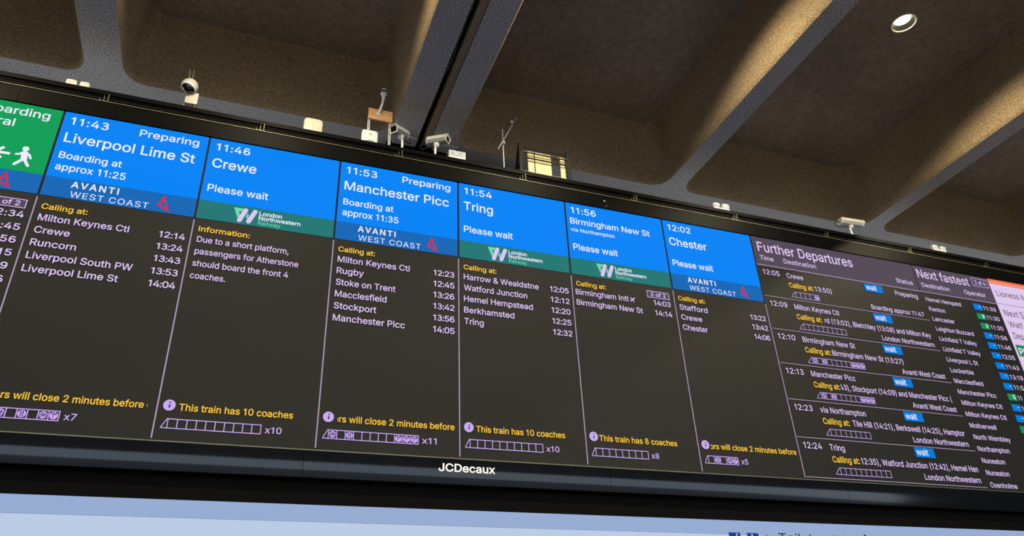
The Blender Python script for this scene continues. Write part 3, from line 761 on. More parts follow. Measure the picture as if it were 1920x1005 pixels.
def coach_strip(p, x0, n, icons, pitch=0.0564, y0=-0.944, y1=-0.9715, cab=0.035, wt=.0024, label=None):
    """outline train: sloping cab then n coaches; icons maps coach number to a pictogram"""
    sh = Shapes(0.005)
    xs = x0 + cab
    xe = xs + n * pitch
    c = .006 / CW
    sh.stroke(x0 - .002, y1 + .0012, xs - .006, y0 - .0012, wt)
    sh.stroke(x0, y1 + .0012, xe, y1 + .0012, wt).stroke(xs - .008, y0 - .0012, xe, y0 - .0012, wt)
    for k in range(n + 1):
        sh.stroke(xs + k * pitch, y1, xs + k * pitch, y0, wt)
    sh.build('coach_diagram', L_ICON, p)
    for k, kind in icons.items():
        a = xs + (k - 1) * pitch
        Shapes(0.004).rect(a, a + pitch, y0, y1).build('coach_cell', L_COACH, p)
        ic = Shapes(0.007); dk = Shapes(0.009)
        icon_disc(ic, dk, a + pitch / 2, (y0 + y1) / 2, kind)
        ic.build('coach_icon', L_ICON, p)
        dk.build('coach_pictogram', L_COACH, p)
    return xe

def avanti(p, b):
    Shapes(0.003).rect(b + .008, b + .992, -.2425, -.3105).build('operator_strip', L_AVANTI, p)
    t = Text()
    t.add('AVANTI', b + .177, -.2715, .0212, .301, wt=18, track=1, sx=.98)
    t.add('WEST COAST', b + .186, -.305, .0205, .498, wt=-1, track=1, sx=1.05)
    t.build('operator_name', L_WHITE, p)
    s = Shapes(0.006)
    o = [(.776, -.250), (.736, -.288), (.823, -.3055)]
    i = [(.777, -.2655), (.755, -.2855), (.802, -.2945)]
    for k in range(3):
        k2 = (k + 1) % 3
        s.poly([(b + o[k][0], o[k][1]), (b + o[k2][0], o[k2][1]), (b + i[k2][0], i[k2][1]), (b + i[k][0], i[k][1])])
    s.build('operator_logo', L_RED, p, 'red open triangle')

def northwestern(p, b):
    Shapes(0.003).rect(b + .008, b + .992, -.2425, -.3105).build('operator_strip', L_TEAL, p)
    gsh = Shapes(0.005)
    gsh.poly([(b + .254, -.252), (b + .325, -.252), (b + .311, -.2645), (b + .292, -.2645), (b + .304, -.276), (b + .288, -.2905)])
    gsh.poly([(b + .354, -.267), (b + .367, -.274), (b + .357, -.290), (b + .345, -.282)])
    gsh.build('operator_logo_green', L_MINT, p)
    s = Shapes(0.007)
    for xa, xb in ((.304, .339), (.369, .407)):
        s.stroke(b + xa, -.2975, b + xb, -.2575, .0142, rnd=True)
    s.build('operator_logo', L_LILAC, p, 'lilac double stroke')
    t = Text()
    t.add('London', b + .437, -.2685, .0145, .165, wt=16)
    t.add('Northwestern', b + .437, -.2855, .0140, .305, wt=16)
    t.build('operator_name', L_WHITE, p)
    t = Text(); t.add('Railway', b + .437, -.3035, .0145, .162, wt=4)
    t.build('operator_name_green', L_MINT, p)

def departure(i, time, dest, status, lines, operator, heading, rows, ticker, coaches, icons, dest_w=None, count=None, via=None, page=False, notice=None):
    b = float(i)
    p = panel(b, b + 1, 'column for the %s train to %s' % (time, dest))
    Shapes(0.003).rect(b + .008, b + .992, 0, -.2425).build('header_field', L_BLUE, p)
    t = Text()
    t.add(time, b + .056, -.0445, .0272, .249, wt=8, track=1, sx=1.1)
    if via:
        t.add(dest, b + .040, -.0925, .0255, .806, wt=9)
        t.add(via, b + .037, -.1265, .0155, .434, wt=7)
    else:
        t.add(dest, b + .048, -.1130, .0345, dest_w, wt=9)
    t.build('destination_text', L_WHITE, p)
    t = Text()
    if status:
        t.add(status, b + .931, -.0440, .0262, .415, wt=8, align='r')
        t.add(lines[0], b + .048, -.1738, .0235, .404, wt=9)
        t.add(lines[1], b + .048, -.2165, .0240, .448, wt=9)
    else:
        t.add('Please wait', b + .048, -.2065, .0262, .435, wt=9)
    t.build('status_text', L_WHITE, p)
    (avanti if operator == 'A' else northwestern)(p, b)
    t = Text(); t.add(heading, b + .042, -.3570, .0180, .281 if heading.startswith('C') else .352, wt=13)
    t.build('calling_heading', L_YELLOW, p)
    if notice:
        t = Text()
        for k, ln in enumerate(notice):
            t.add(ln, b + .043, -.3948 - .0415 * k, .0200, (.639, .717, .654, .233)[k], wt=9)
        t.build('notice_line', L_LILAC, p)
    elif rows:
        t = Text(); tt = Text()
        dy = .003 if page else 0.0
        for k, (nm, tm, w) in enumerate(rows):
            y = -.3960 - .0414 * k + dy
            t.add(nm, b + (.030 if page else .042), y, .0212, w, wt=10)
            tt.add(tm, b + (.952 if page else .964), y, .0205, .171, wt=10, align='r', track=1, sx=1.08)
        t.build('station_name', L_LILAC, p); tt.build('arrival_time', L_LILAC, p)
    if page:
        page_box(p, b + .726, b + .950, -.335, -.3640, '2 of 2', .0155)
    # information line and train diagram
    if ticker:
        s, x, w, clip = ticker
        t = Text(); t.add(s, b + x, -.9205, .0188, w, wt=12, clip=clip)
        t.build('notice_text', L_YELLOW, p)
    Shapes(0.005).disc(b + .069, -.9075, .0155).build('notice_icon', L_ICON, p)
    k = Shapes(0.007).disc(b + .071, -.9005, .0022).rect(b + .0655, b + .0755, -.9145, -.9055)
    k.build('notice_icon_letter', L_COACH, p)
    xe = coach_strip(p, b + .042, coaches, icons)
    t = Text(); t.add('x%d' % coaches, xe + .026, -.967, .0175, .040 + .037 * (len(str(coaches))) - .008, wt=12)
    t.build('coach_count', L_ICON, p)
    return p

def page_box(p, x0, x1, y0, y1, s, cap):
    Shapes(0.003).rect(x0, x1, y0, y1).build('page_field', L_COACH2, p)
    Shapes(0.006).frame(x0, x1, y0, y1, .0022).build('page_frame', L_LILAC, p)
    t = Text(); t.add(s, (x0 + x1) / 2, (y0 + y1) / 2 - cap / 2, cap, (x1 - x0) * .68, wt=11, align='c', depth=.008)
    t.build('page_number', L_LILAC, p)
L_COACH2 = led('page_violet', (84, 70, 96))

# the boarding column at the left edge of the view
p = panel(-1.0, 0.0, 'column with green boarding header')
Shapes(0.003).rect(-.992, -.008, 0, -.2425).build('header_field', L_GREEN, p, 'green header')
t = Text()
t.add('Boarding', -.078, -.0435, .0275, None, wt=9, align='r')
t.add('ral', -.277, -.0885, .0275, None, wt=9, align='r')
t.build('destination_text', L_WHITE, p)
s = Shapes(0.006)
s.disc(-.158, -.1625, .0088)
s.stroke(-.156, -.179, -.150, -.198, .0165, True)       # trunk
s.stroke(-.150, -.198, -.196, -.2215, .0085, True)      # rear leg
s.stroke(-.148, -.199, -.115, -.2205, .0085, True)      # front leg
s.stroke(-.166, -.176, -.182, -.183, .0068, True).stroke(-.180, -.183, -.205, -.186, .0064, True)
s.stroke(-.148, -.176, -.122, -.184, .0068, True).stroke(-.124, -.184, -.112, -.1935, .0062, True)
s.build('walking_pictogram', L_WHITE, p)
s = Shapes(0.006)
s.stroke(-.325, -.188, -.240, -.188, .0085).stroke(-.330, -.188, -.285, -.168, .0085).stroke(-.330, -.188, -.285, -.208, .0085)
s.build('arrow_pictogram', L_WHITE, p)
Shapes(0.003).rect(-.992, -.008, -.2425, -.3105).build('operator_strip', L_AVANTI, p)
s = Shapes(0.006)
o = [(-.224, -.250), (-.264, -.288), (-.177, -.3055)]; ii = [(-.223, -.2655), (-.245, -.2855), (-.198, -.2945)]
for k in range(3):
    k2 = (k + 1) % 3
    s.poly([o[k], o[k2], ii[k2], ii[k]])
s.build('operator_logo', L_RED, p, 'red open triangle')
page_box(p, -.275, -.047, -.336, -.3655, '2 of 2', .016)
t = Text()
for k, tm in enumerate(('12:34', '12:45', '12:56', '15', '9', '6')):
    t.add(tm, -.041, -.396 - .0414 * k, .0205, None, wt=10, align='r', sx=1.15)
t.build('arrival_time', L_LILAC, p)

departure(0, '11:43', 'Liverpool Lime St', 'Preparing', ('Boarding at', 'approx 11:25'), 'A', 'Calling at:',
          [('Milton Keynes Ctl', '12:14', .558), ('Crewe', '13:24', .212), ('Runcorn', '13:43', .271), ('Liverpool South PW', '13:53', .635), ('Liverpool Lime St', '14:04', .564)],
          ('rs will close 2 minutes before d', .140, .830, (.128, .943)), 7, {2: 'bike', 4: 'food', 6: 'bike', 7: 'first'}, .876)
departure(1, '11:46', 'Crewe', None, None, 'L', 'Information:', None,
          ('This train has 10 coaches', .128, .708, None), 10, {}, .321,
          notice=('Due to a short platform,', 'passengers for Atherstone', 'should board the front 4', 'coaches.'))
departure(2, '11:53', 'Manchester Picc', 'Preparing', ('Boarding at', 'approx 11:35'), 'A', 'Calling at:',
          [('Milton Keynes Ctl', '12:23', .557), ('Rugby', '12:45', .204), ('Stoke on Trent', '13:26', .452), ('Macclesfield', '13:42', .387), ('Stockport', '13:56', .314), ('Manchester Picc', '14:05', .534)],
          ('ors will close 2 minutes before', .104, .857, (2.131, 2.97)), 11, {1: 'bike', 3: 'food', 9: 'first', 10: 'first', 11: 'first'}, .871)
departure(3, '11:54', 'Tring', None, None, 'L', 'Calling at:',
          [('Harrow & Wealdstne', '12:05', .650), ('Watford Junction', '12:12', .542), ('Hemel Hempstead', '12:20', .586), ('Berkhamsted', '12:25', .421), ('Tring', '12:32', .160)],
          ('This train has 10 coaches', .124, .705, None), 10, {}, .262)
departure(4, '11:56', 'Birmingham New St', None, None, 'L', 'Calling at:',
          [('Birmingham Intl', '14:03', .499), ('Birmingham New St', '14:14', .63)],
          ('This train has 8 coaches', .116, .688, None), 8, {}, None, via='via Northampton', page=True)
departure(5, '12:02', 'Chester', None, None, 'A', 'Calling at:',
          [('Stafford', '13:22', .29), ('Crewe', '13:42', .214), ('Chester', '14:06', .255)],
          ('ors will close 2 minutes before', .110, .857, (5.117, 5.964)), 5, {2: 'food', 4: 'bike', 5: 'first'}, .408)
# aeroplane mark beside the airport station
s = Shapes(0.006)
ax, ay = 4.577, -.3815
def rot(px, py, a=math.radians(38)):
    return (ax + (px * cos(a) - py * sin(a)) / CW, ay + px * sin(a) + py * cos(a))
for pts in ([(-.012, -.0016), (.010, -.0016), (.013, 0), (.010, .0016), (-.012, .0016)], [(-.002, 0), (.003, 0), (-.004, .0115), (-.007, .0115)], [(-.002, 0), (-.007, -.0115), (-.004, -.0115), (.003, 0)], [(-.012, 0), (-.008, 0), (-.011, .005), (-.0135, .005)], [(-.012, 0), (-.0135, -.005), (-.011, -.005), (-.008, 0)]):
    s.poly([rot(*q) for q in pts])
s.build('aeroplane_pictogram', L_LILAC, [o for o in board.children if o.get('label', '').startswith('column for the 11:56')][0])

# column dividers
for k in range(0, 7):
    Shapes(0.004).rect(k - .0042, k + .0042, -.318, -.999).build('divider_line', L_LINE, board)
    Shapes(0.004).rect(k - .0022, k + .0022, 0, -.318).build('divider_line', L_LINEDARK, board)

# further departures
p = panel(6.0, 8.075, 'further departures list')
Shapes(0.003).rect(6.008, 8.070, 0, -.134).build('header_field', L_PURPLE, p, 'dusky purple header')
t = Text(); t.add('Further Departures', 6.062, -.0690, .0445, 1.176, wt=9); t.build('heading_text', L_LILAC, p)
t = Text(); t.add('Time', 6.062, -.1105, .0215, .162, wt=6); t.add('Destination', 6.345, -.1095, .0215, .394, wt=6); t.add('Status', 8.007, -.1085, .0215, .227, wt=7, align='r')
t.build('subheading_text', L_LILAC, p)
Shapes(0.005).rect(6.01, 8.072, -.1335, -.1372).build('rule_line', L_LINE, p)
for k in range(6):
    y = -.2785 - .1435 * k
    Shapes(0.005).rect(6.012, 8.072, y + .0012, y - .0012).build('rule_line', L_LINE, p)
FD = [('12:05', 'Crewe', .198, 'Boarding approx 11:47', 'Calling at:', '13:50)', 6.648, .205, (6.645, None), 5, {5: 'first'}, 'Preparing'),
      ('12:09', 'Milton Keynes Ctl', .531, 'London Northwestern', 'Calling at:', 'ard (13:02), Bletchley (13:08) and Milton Key', 6.625, 1.383, (6.664, 8.012), 9, {}, None),
      ('12:10', 'Birmingham New St', .616, 'Avanti West Coast', 'Calling at:', 'Birmingham New St (13:27)', 6.650, .864, None, 11, {1: 'bike', 3: 'food', 9: 'first', 10: 'first', 11: 'first'}, None),
      ('12:13', 'Manchester Picc', .508, 'Avanti West Coast', 'Calling at:', '43), Stockport (14:09) and Manchester Picc (', 6.633, 1.362, (6.645, None), 11, {1: 'bike', 3: 'food', 9: 'first', 10: 'first', 11: 'first'}, None),
      ('12:23', 'via Northampton', .514, 'London Northwestern', 'Calling at:', 'Tile Hill (14:21), Berkswell (14:25), Hampton', 6.668, 1.352, (None, 8.012), 8, {}, None),
      ('12:24', 'Tring', .163, 'London Northwestern', 'Calling at:', '12:35), Watford Junction (12:42), Hemel Hem', 6.648, 1.398, (6.652, 8.024), 10, {}, None)]
for k, (tm, ds, dw, op, ca, via, vx, vw, clip, nc, ics, prep) in enumerate(FD):
    dy = -.1430 * k
    t = Text(); t.add(tm, 6.060, -.1775 + dy, .0225, .194, wt=8)
    t.add(ds, 6.337, -.1785 + dy, .0222, dw, wt=8)
    t.build('departure_text', L_LILAC, p)
    t = Text(); t.add(ca, 6.337, -.2225 + dy, .0222, .294, wt=12); t.build('calling_heading', L_YELLOW, p)
    t = Text(); t.add(via, vx, -.2220 + dy, .0222, vw, wt=9, clip=clip); t.build('calling_text', L_LILAC, p)
    t = Text()
    if prep:
        t.add(prep, 8.010, -.1760, .0215, .303, wt=9, align='r')
    t.add(op, 8.014, -.2650 + dy, .0215, {'B': .695, 'L': .678, 'A': .552}[op[0]], wt=9, align='r')
    t.build('operator_text', L_LILAC, p)
    coach_strip(p, 6.340, nc, ics, .0555, -.2405 + dy, -.2672 + dy, .055, .0021)
    Shapes(0.005).rect(7.310, 7.543, -.1415 + dy * 1.0005, -.1795 + dy).build('status_field', L_WAIT, p, 'blue wait box')
    t = Text(); t.add('wait', 7.395, -.1715 + dy, .0235, .140, wt=11, align='c', depth=.008); t.build('status_text', L_WHITE, p)

# next fastest
p = panel(8.075, 9.185, 'next fastest trains list')
Shapes(0.003).rect(8.083, 9.183, 0, -.134).build('header_field', L_PURPLE, p, 'dusky purple header')
t = Text(); t.add('Next fastest', 8.118, -.0605, .0430, .748, wt=9); t.build('heading_text', L_LILAC, p)
t = Text(); t.add('Destination', 8.132, -.1085, .0212, .393, wt=6); t.add('Operator', 9.055, -.1080, .0212, .318, wt=7, align='r'); t.build('subheading_text', L_LILAC, p)
page_box(p, 8.922, 9.158, -.0115, -.0548, '2 of 4', .0225)
Shapes(0.005).rect(8.072, 9.185, -.1325, -.1360).build('rule_line', L_LINE, p)
NF = [('Hemel Hempstd', '-', '11:39'), ('Kenton', '9', '11:30'), ('Lancaster', '3', '11:30'), ('Leighton Buzzard', '-', '11:56'), ('Lichfield T Valley', '-', '11:46'), ('Lichfield T Valley', '-', '12:05'), ('Liverpool L St', '-', '11:43'), ('Lockerbie', '-', '13:19'), ('Macclesfield', '-', '11:53'), ('Manchester Picc', '5', '11'), ('Milton Keynes Ctl', '-', '1'), ('Milton Keynes Ctl', '-', ''), ('Motherwell', 'g', ''), ('North Wembley', '', ''), ('Northampton', '', ''), ('Nuneaton', '', ''), ('Nuneaton', '', ''), ('Oxenholme', '', '')]
NFW = (.493, .222, .304, .523, .512, .512, .424, .312, .390, .515, .540, .540, .349, .482, .413, .297, .297, .343)
t = Text(); tt = Text(); tp = Text()
for k, (ds, pl, tm) in enumerate(NF):
    y = -.1805 - .04785 * k
    t.add(ds, 8.118, y, .0198, NFW[k], wt=8)
    if tm:
        tt.add(tm, 8.941, y + .002, .0205, .186 if len(tm) == 5 else None, wt=8, sx=.98)
    if pl:
        Shapes(0.005).rect(8.800, 8.927, y + .0275, y - .0035).build('platform_field', L_WAIT if pl == '-' else L_PLATGREEN, p, None if pl == '-' else 'green platform box')
        if pl in '953-':
            tp.add(pl, 8.885, y + (.004 if pl != '-' else .006), .0180, None, wt=12, align='c', depth=.009)
t.build('station_name', L_LILAC, p); tt.build('arrival_time', L_LILAC, p); tp.build('platform_number', L_WHITE, p)
Shapes(0.004).rect(8.073, 8.079, 0, -.134).build('divider_line', L_BLACK, board)

# pale overground panel at the right edge
p = panel(9.185, 10.3, 'pale lilac panel with an orange top band')
Shapes(0.003).rect(9.188, 10.3, 0, -1.0).build('background_field', L_PALE, p)
Shapes(0.006).rect(9.188, 10.3, 0.001, -.0245).build('orange_band', L_ORANGE, p, 'orange band')
Shapes(0.008).rect(9.188, 10.3, -.0135, -.0185).build('orange_stripe', L_ORANGE2, p, 'paler orange stripe')
t = Text(); t.add('Lioness line', 9.245, -.0885, .0305, None, wt=2, sx=.985)
t.add('Next S', 9.243, -.1915, .0330, .300, wt=2); t.add('Watf', 9.245, -.2480, .0300, None, wt=2, sx=.985); t.add('Dep', 9.246, -.3060, .0310, .150, wt=2)
t.build('panel_text', L_INK, p)
Shapes(0.006).rect(9.188, 10.3, -.1292, -.1312).build('rule_line', L_PURPLE, p)
Shapes(0.006).rect(9.214, 9.42, -.337, -.3945).build('platform_field', L_PLATGREEN, p, 'green platform box')
t = Text(); t.add('Pl', 9.236, -.385, .0310, None, wt=12, depth=.009); t.build('platform_text', L_WHITE, p)

# ---------------------------------------------------------------- advertising screen below
ad = thing('advertising_screen', W(2.0, 0.03, -2.0), 'wide pale blue lit advertising screen along the bottom, below the departure board', 'screen')
MB().box(W(XA, 0.004, -2.0), W(XB, 0.09, -1.1535)).build('cabinet', M_MATTE, ad)
mb = MB(); mb.poly([W(XA, 0.003, -1.99), W(XB, 0.003, -1.99), W(XB, 0.003, -1.198), W(XA, 0.003, -1.198)]); mb.build('poster_field', L_AD2, ad, recalc=False)
mb = MB(); mb.poly([W(XA, 0.003, -1.1975), W(XB, 0.003, -1.1975), W(XB, 0.003, -1.1535), W(XA, 0.003, -1.1535)]); mb.build('poster_band', L_AD1, ad, recalc=False, label='bluer band along the top')
s = Shapes(-0.004)
k0 = 1 / CW
for xa, xb, cx in ((2.166, 2.210, 2.196), (2.236, 2.281, 2.255)):
    o = Shapes(-0.004).rect(xa * k0, xb * k0, -1.192, -1.236).build('poster_icon', L_ADBLUE, ad, 'blue square pictogram')
    Shapes(-0.001).disc(cx * k0, -1.1985, .0035).stroke(cx * k0, -1.203, cx * k0, -1.226, .009).build('pictogram', L_AD2, o)
t = Text()
t.add('i', 2.309 * k0, -1.222, .024, None, wt=6, depth=0); t.add('Toilets', 2.360 * k0, -1.2185, .0285, .165 * k0, wt=8, depth=0)
t.add('tt', 2.588 * k0, -1.2185, .0285, .052 * k0, wt=6, depth=0, track=1)
t.build('poster_text', L_INK, ad)
s = Shapes(0.0).stroke(2.722 * k0, -1.187, 2.742 * k0, -1.202, .007).stroke(2.742 * k0, -1.201, 2.722 * k0, -1.217, .007)
s.build('poster_chevron', L_INK, ad)
MB().box(W(XA, 0.045, -1.1535), W(XB, 0.08, -1.082)).build('gap_panel', M_MATTE, ad)

# ---------------------------------------------------------------- things standing on the ledge
LZ = 0.107         # ledge top
def cyl(mb, p, q, r, seg=12):
    return mb.tube([W(*p), W(*q)], r * HB, seg)

# two small white sensor boxes at the left
def sensor_box(x0, x1, label, grp, tone):
    b = MB().rbox(x0 * HB, x1 * HB, W(0, 0, LZ).z, W(0, 0, .143).z, .014 * HB, .034 * HB, .022, .008)
    t = thing('sensor_box', W((x0 + x1) / 2, .024, LZ), label, 'sensor', grp)
    b.build('case', tone, t, smooth=True)
    MB().box(W(x0 + .004, .0128, .112), W(x1 - .004, .0145, .138), bev=.004).build('front_cover', mat('pale_cover', (196, 196, 190), .4), t, smooth=True)
sensor_box(-.029, .001, 'small white sensor box on the ledge, left one of the pair by the left rib', 'white sensor boxes on the ledge', M_WHITE)
sensor_box(.010, .038, 'small cream sensor box on the ledge, right one of the pair by the left rib', 'white sensor boxes on the ledge', M_CREAM)

# dome camera
t = thing('dome_camera', W(.33, .03, LZ), 'cream ball-shaped dome security camera on a bracket above the Liverpool column', 'security camera')
c = W(.3245, .020, .2135)
Mx = Matrix.Translation(c) @ Matrix.Rotation(math.radians(-7), 4, 'X') @ Matrix.Rotation(math.radians(16), 4, 'Y')
R = .0268 * HB
MB().lathe([(R * 1.0, -.01), (R * 1.0, .006), (R * .95, .030), (R * .8, .052), (R * .5, .070), (R * .2, .0785), (0, .080)], Mx).build('housing', M_CREAM, t, smooth=True)
MB().lathe([(R * .80, -.040), (R * .9, -.038), (R * .985, -.012), (R * 1.03, -.010), (R * 1.03, -.004), (R * .9, -.004)], Mx).build('shroud_ring', M_WHITE, t, smooth=True)
MB().lathe([(0, -.082), (R * .32, -.078), (R * .58, -.066), (R * .74, -.047), (R * .79, -.034), (R * .7, -.03)], Mx).build('lens_dome', M_GLASSBLK, t, smooth=True)
MB().box(W(.317, .030, .150), W(.356, .052, .200), bev=.008).build('bracket', M_CREAM, t, smooth=True)
lg = MB()
for x in (.3195, .3525):
    lg.box(W(x - .003, .034, LZ), W(x + .003, .048, .152))
lg.build('bracket_legs', M_GREY, t)
for k, x in enumerate((.3215, .332, .341, .347, .3545)):
    MB().tube([W(x, .033, .152), W(x + .001, .030, .138), W(x - .0008, .029, .122), W(x + .0005, .031, LZ)], .0085, 8).build('cable', M_RUBBER, t, smooth=True)
for x, dx in ((.318, -.0035), (.3265, .001)):
    cyl(MB(), (x, .022, .236), (x + dx, .022, .289), .0012, 6).build('spike', M_STEEL, t)

# white antenna box
t = thing('antenna_box', W(.737, .02, LZ), 'large cream rounded antenna box with centre seam, alone on ledge above the Crewe column', 'antenna')
MB().rbox(.706 * HB, .771 * HB, W(0, 0, LZ).z, W(0, 0, .1755).z, .012 * HB, .034 * HB, .045, .012).build('case', M_CREAM, t, smooth=True)
MB().box(W(.7375, .0112, LZ + .004), W(.7387, .0125, .170)).build('seam', M_GREY, t)

# access point with a red ring
t = thing('access_point', W(.937, .02, LZ), 'white rounded wireless box with a small red ring, in front of the wooden board stand', 'wireless box')
MB().rbox(.9085 * HB, .966 * HB, W(0, 0, LZ).z, W(0, 0, .1725).z, .012 * HB, .026 * HB, .032, .008).build('case', M_WHITE, t, smooth=True)
MB().lathe([(.0095, 0), (.0095, .002), (.0145, .002), (.0145, 0)], Matrix.Translation(W(.9395, .0119, .1545)) @ Matrix.Rotation(pi / 2, 4, 'X'), 20).build('red_ring', M_RED, t)
MB().lathe([(0, 0.004), (.045, .003), (.055, 0)], Matrix.Translation(W(.940, .0122, .1205)) @ Matrix.Rotation(pi / 2, 4, 'X') @ Matrix.Scale(.45, 4, (0, 1, 0)), 20).build('lower_cover', M_GREY, t)

# wooden board on perforated uprights with a sensor on a curved arm
t = thing('sensor_stand', W(.97, .03, LZ), 'wooden board on two perforated steel uprights carrying a white sensor on a curved arm', 'sensor stand')
for x0, x1 in ((.9285, .9375), (1.0065, 1.0155)):
    b = MB()
    zz = LZ
    b.box(W(x0, .030, LZ), W(x0 + .0028, .034, .262)); b.box(W(x1 - .0028, .030, LZ), W(x1, .034, .262))
    while zz < .258:
        b.box(W(x0 + .0028, .030, zz), W(x1 - .0028, .034, zz + .0055)); zz += .0105
    b.build('upright', mat('white_steel', (205, 208, 205), .45, .2), t)
MB().box(W(.9285, .022, .2365), W(1.0175, .0295, .2855), bev=.004).build('wooden_board', M_WOOD, t)
arm = [W(.966, .020, .2625), W(.966, .012, .267), W(.970, .008, .282), W(.9745, .008, .302), W(.977, .008, .326)]
MB().tube(arm, .0125, 12).lathe([(.0, .012), (.022, .010), (.026, 0)], Matrix.Translation(W(.966, .0218, .2625)) @ Matrix.Rotation(pi / 2, 4, 'X'), 18).build('curved_arm', M_WHITE, t, smooth=True)
c = Matrix.Translation(W(.9775, .008, .322))
hd = MB().lathe([(.0, .0), (.012, .0), (.017, .012), (.021, .05), (.021, .082), (.036, .084), (.036, .097), (.022, .099), (.022, .118)], c, 20).build('sensor_head', M_WHITE, t, smooth=True)
MB().lathe([(.0235, .104), (.0235, .134)], c, 20).build('black_band', M_MATTE, hd, recalc=False)
MB().lathe([(.0, .133), (.025, .133), (.025, .155), (.021, .160), (0, .160)], c, 20).build('cap', M_WHITE, hd, smooth=True)

# box-type security cameras
def cctv(x, z, yaw, label, post, spikes, loop, tilt=-6, body=M_CREAM, L=.122, y=.024):
    base = W(post[0], y, LZ)
    t = thing('security_camera', base, label, 'security camera', 'box security cameras on the ledge')
    Mx = Matrix.Translation(W(x, y, z)) @ Matrix.Rotation(math.radians(yaw), 4, 'Z') @ Matrix.Rotation(math.radians(-tilt), 4, 'Y')
    l, w, h = L * HB / 2, .0155 * HB, .0135 * HB
    oct_ = [(-w, -h * .55), (-w * .75, -h), (w * .75, -h), (w, -h * .55), (w, h * .55), (w * .8, h), (-w * .8, h), (-w, h * .55)]
    def pr(o, a, b):
        m = MB().prism(o, 'x', a, b)
        bmesh.ops.transform(m.bm, matrix=Mx, verts=m.bm.verts)
        return m
    pr(oct_, -l * .94, l * .84).build('body', M_GREY, t)
    shade = [(-w * 1.14, -h * .1), (-w * 1.14, h * .75), (-w * .9, h * 1.22), (w * .9, h * 1.22), (w * 1.14, h * .75), (w * 1.14, -h * .1), (w * 1.06, -h * .1), (w * 1.06, h * .7), (w * .85, h * 1.12), (-w * .85, h * 1.12), (-w * 1.06, h * .7), (-w * 1.06, -h * .1)]
    pr(shade, -l * .92, l * 1.0).build('sunshade', body, t)
    m = pr([(p[0] * 1.04, p[1] * 1.05) for p in oct_], l * .82, l * .9); o = m.build('front_frame', body, t)
    m = pr([(p[0] * .82, p[1] * .8) for p in oct_], l * .88, l * .905); m.build('window', M_GLASSBLK, o)
    pr([(p[0] * 1.04, p[1] * 1.05) for p in oct_], -l * .97, -l * .9).build('rear_frame', body, t)
    jb = Mx @ Vector((0, 0, -h))
    pj = W(post[1], y, post[2])
    MB().lathe([(0, -.020), (.022, -.016), (.034, .004), (.034, .03), (0, .03)], Matrix.Translation(jb.lerp(pj, .45) - Vector((0, 0, .008))), 16).build('swivel', body, t, smooth=True)
    MB().tube([base, pj, jb.lerp(pj, .3)], .0125, 12).build('post', M_WHITE, t, smooth=True)
    if loop:
        q = Mx @ Vector((-l * .97, 0, -h * .2))
        d = (Mx.to_3x3() @ Vector((-1, 0, 0))).normalized()
        pts = [q, q + d * .05 + Vector((0, 0, .004)), q + d * .088 + Vector((0, 0, -.035)), q + d * .06 + Vector((0, -.01, -.085)), jb.lerp(pj, .6) + d * .09, jb.lerp(pj, .6)]
        sm = []
        for i in range(len(pts) - 1):
            p0, p1, p2, p3 = pts[max(i - 1, 0)], pts[i], pts[i + 1], pts[min(i + 2, len(pts) - 1)]
            for u in (0, .25, .5, .75):
                sm.append(.5 * ((2 * p1) + (p2 - p0) * u + (2 * p0 - 5 * p1 + 4 * p2 - p3) * u * u + (3 * p1 - p0 - 3 * p2 + p3) * u ** 3))
        sm.append(pts[-1])
        MB().tube(sm, .0065, 8).build('cable', M_RUBBER, t, smooth=True)
    if spikes:
        b = MB()
        random.seed(int(abs(x) * 100))
        for k in range(8):
            a = Mx @ Vector((-l * .8 + l * 1.5 * k / 7, random.uniform(-w * .4, w * .4), h * 1.2))
            b.tube([a, a + Vector((random.uniform(-.05, .05), random.uniform(-.03, .03), random.uniform(.09, .14)))], .0011, 5)
        b.build('bird_spikes', M_STEEL, t)
    return t
cctv(1.047, .1985, 222, 'security camera on ledge facing left, just right of the wooden board stand', (1.0585, 1.0575, .166), True, True, tilt=-16, L=.088, body=M_GREYW)
cctv(1.193, .195, -38, 'security camera on ledge facing right, under the twin concrete ribs', (1.183, 1.1825, .160), True, True, tilt=-5, L=.088, body=M_GREYW)
cctv(3.142, .192, -7, 'side-on cream security camera with a cable loop, alone on ledge near the right', (3.1295, 3.1245, .160), False, True, tilt=-3)

# twin lamp heads on a bar
def twin(xa, xb, zb, label, round_left, w=.032, extra=None):
    t = thing('twin_spotlight', W((xa + xb) / 2, .02, LZ), label, 'spotlight', 'twin white spotlights on the ledge')
    MB().box(W(xa, .012, LZ), W(xb, .022, zb), bev=.004).build('bar', M_WHITE, t)
    for k, x in enumerate((xa + .016, xb - .016)):
        rr = .016 * HB * .48
        o = MB().box(W(x - w / 2, .010, zb + .0012), W(x + w / 2, .026, zb + .024), bev=(.024 if (k == 0 and round_left) else .014)).build('lamp_head', M_WHITE, t, smooth=True)
        MB().box(W(x - w / 2 + .005, .0088, zb + .006), W(x + w / 2 - .005, .0108, zb + .020), bev=.004).build('glass', mat('frosted_glass', (176, 182, 190), .25), o, smooth=True)
    if extra:
        MB().lathe([(0, 0), (.011, 0), (.013, .055), (.008, .075), (0, .08)], Matrix.Translation(W(extra, .016, zb)), 14).build('beacon', M_CREAM, t, smooth=True)
        MB().tube([W(extra - .010, .020, LZ), W(extra - .012, .020, .135), W(extra - .012, .018, .150), W(extra - .004, .016, .152)], .006, 8).build('cable', M_RUBBER, t, smooth=True)
    return t
twin(1.232, 1.297, .131, 'white twin spotlight with a small beacon, right of the camera under the twin ribs', False, extra=1.238)
twin(2.386, 2.463, .1275, 'white twin spotlight on ledge above the Chester column', True)
twin(3.600, 3.680, .1275, 'white twin spotlight on ledge farthest right, beyond the side-on camera', False)

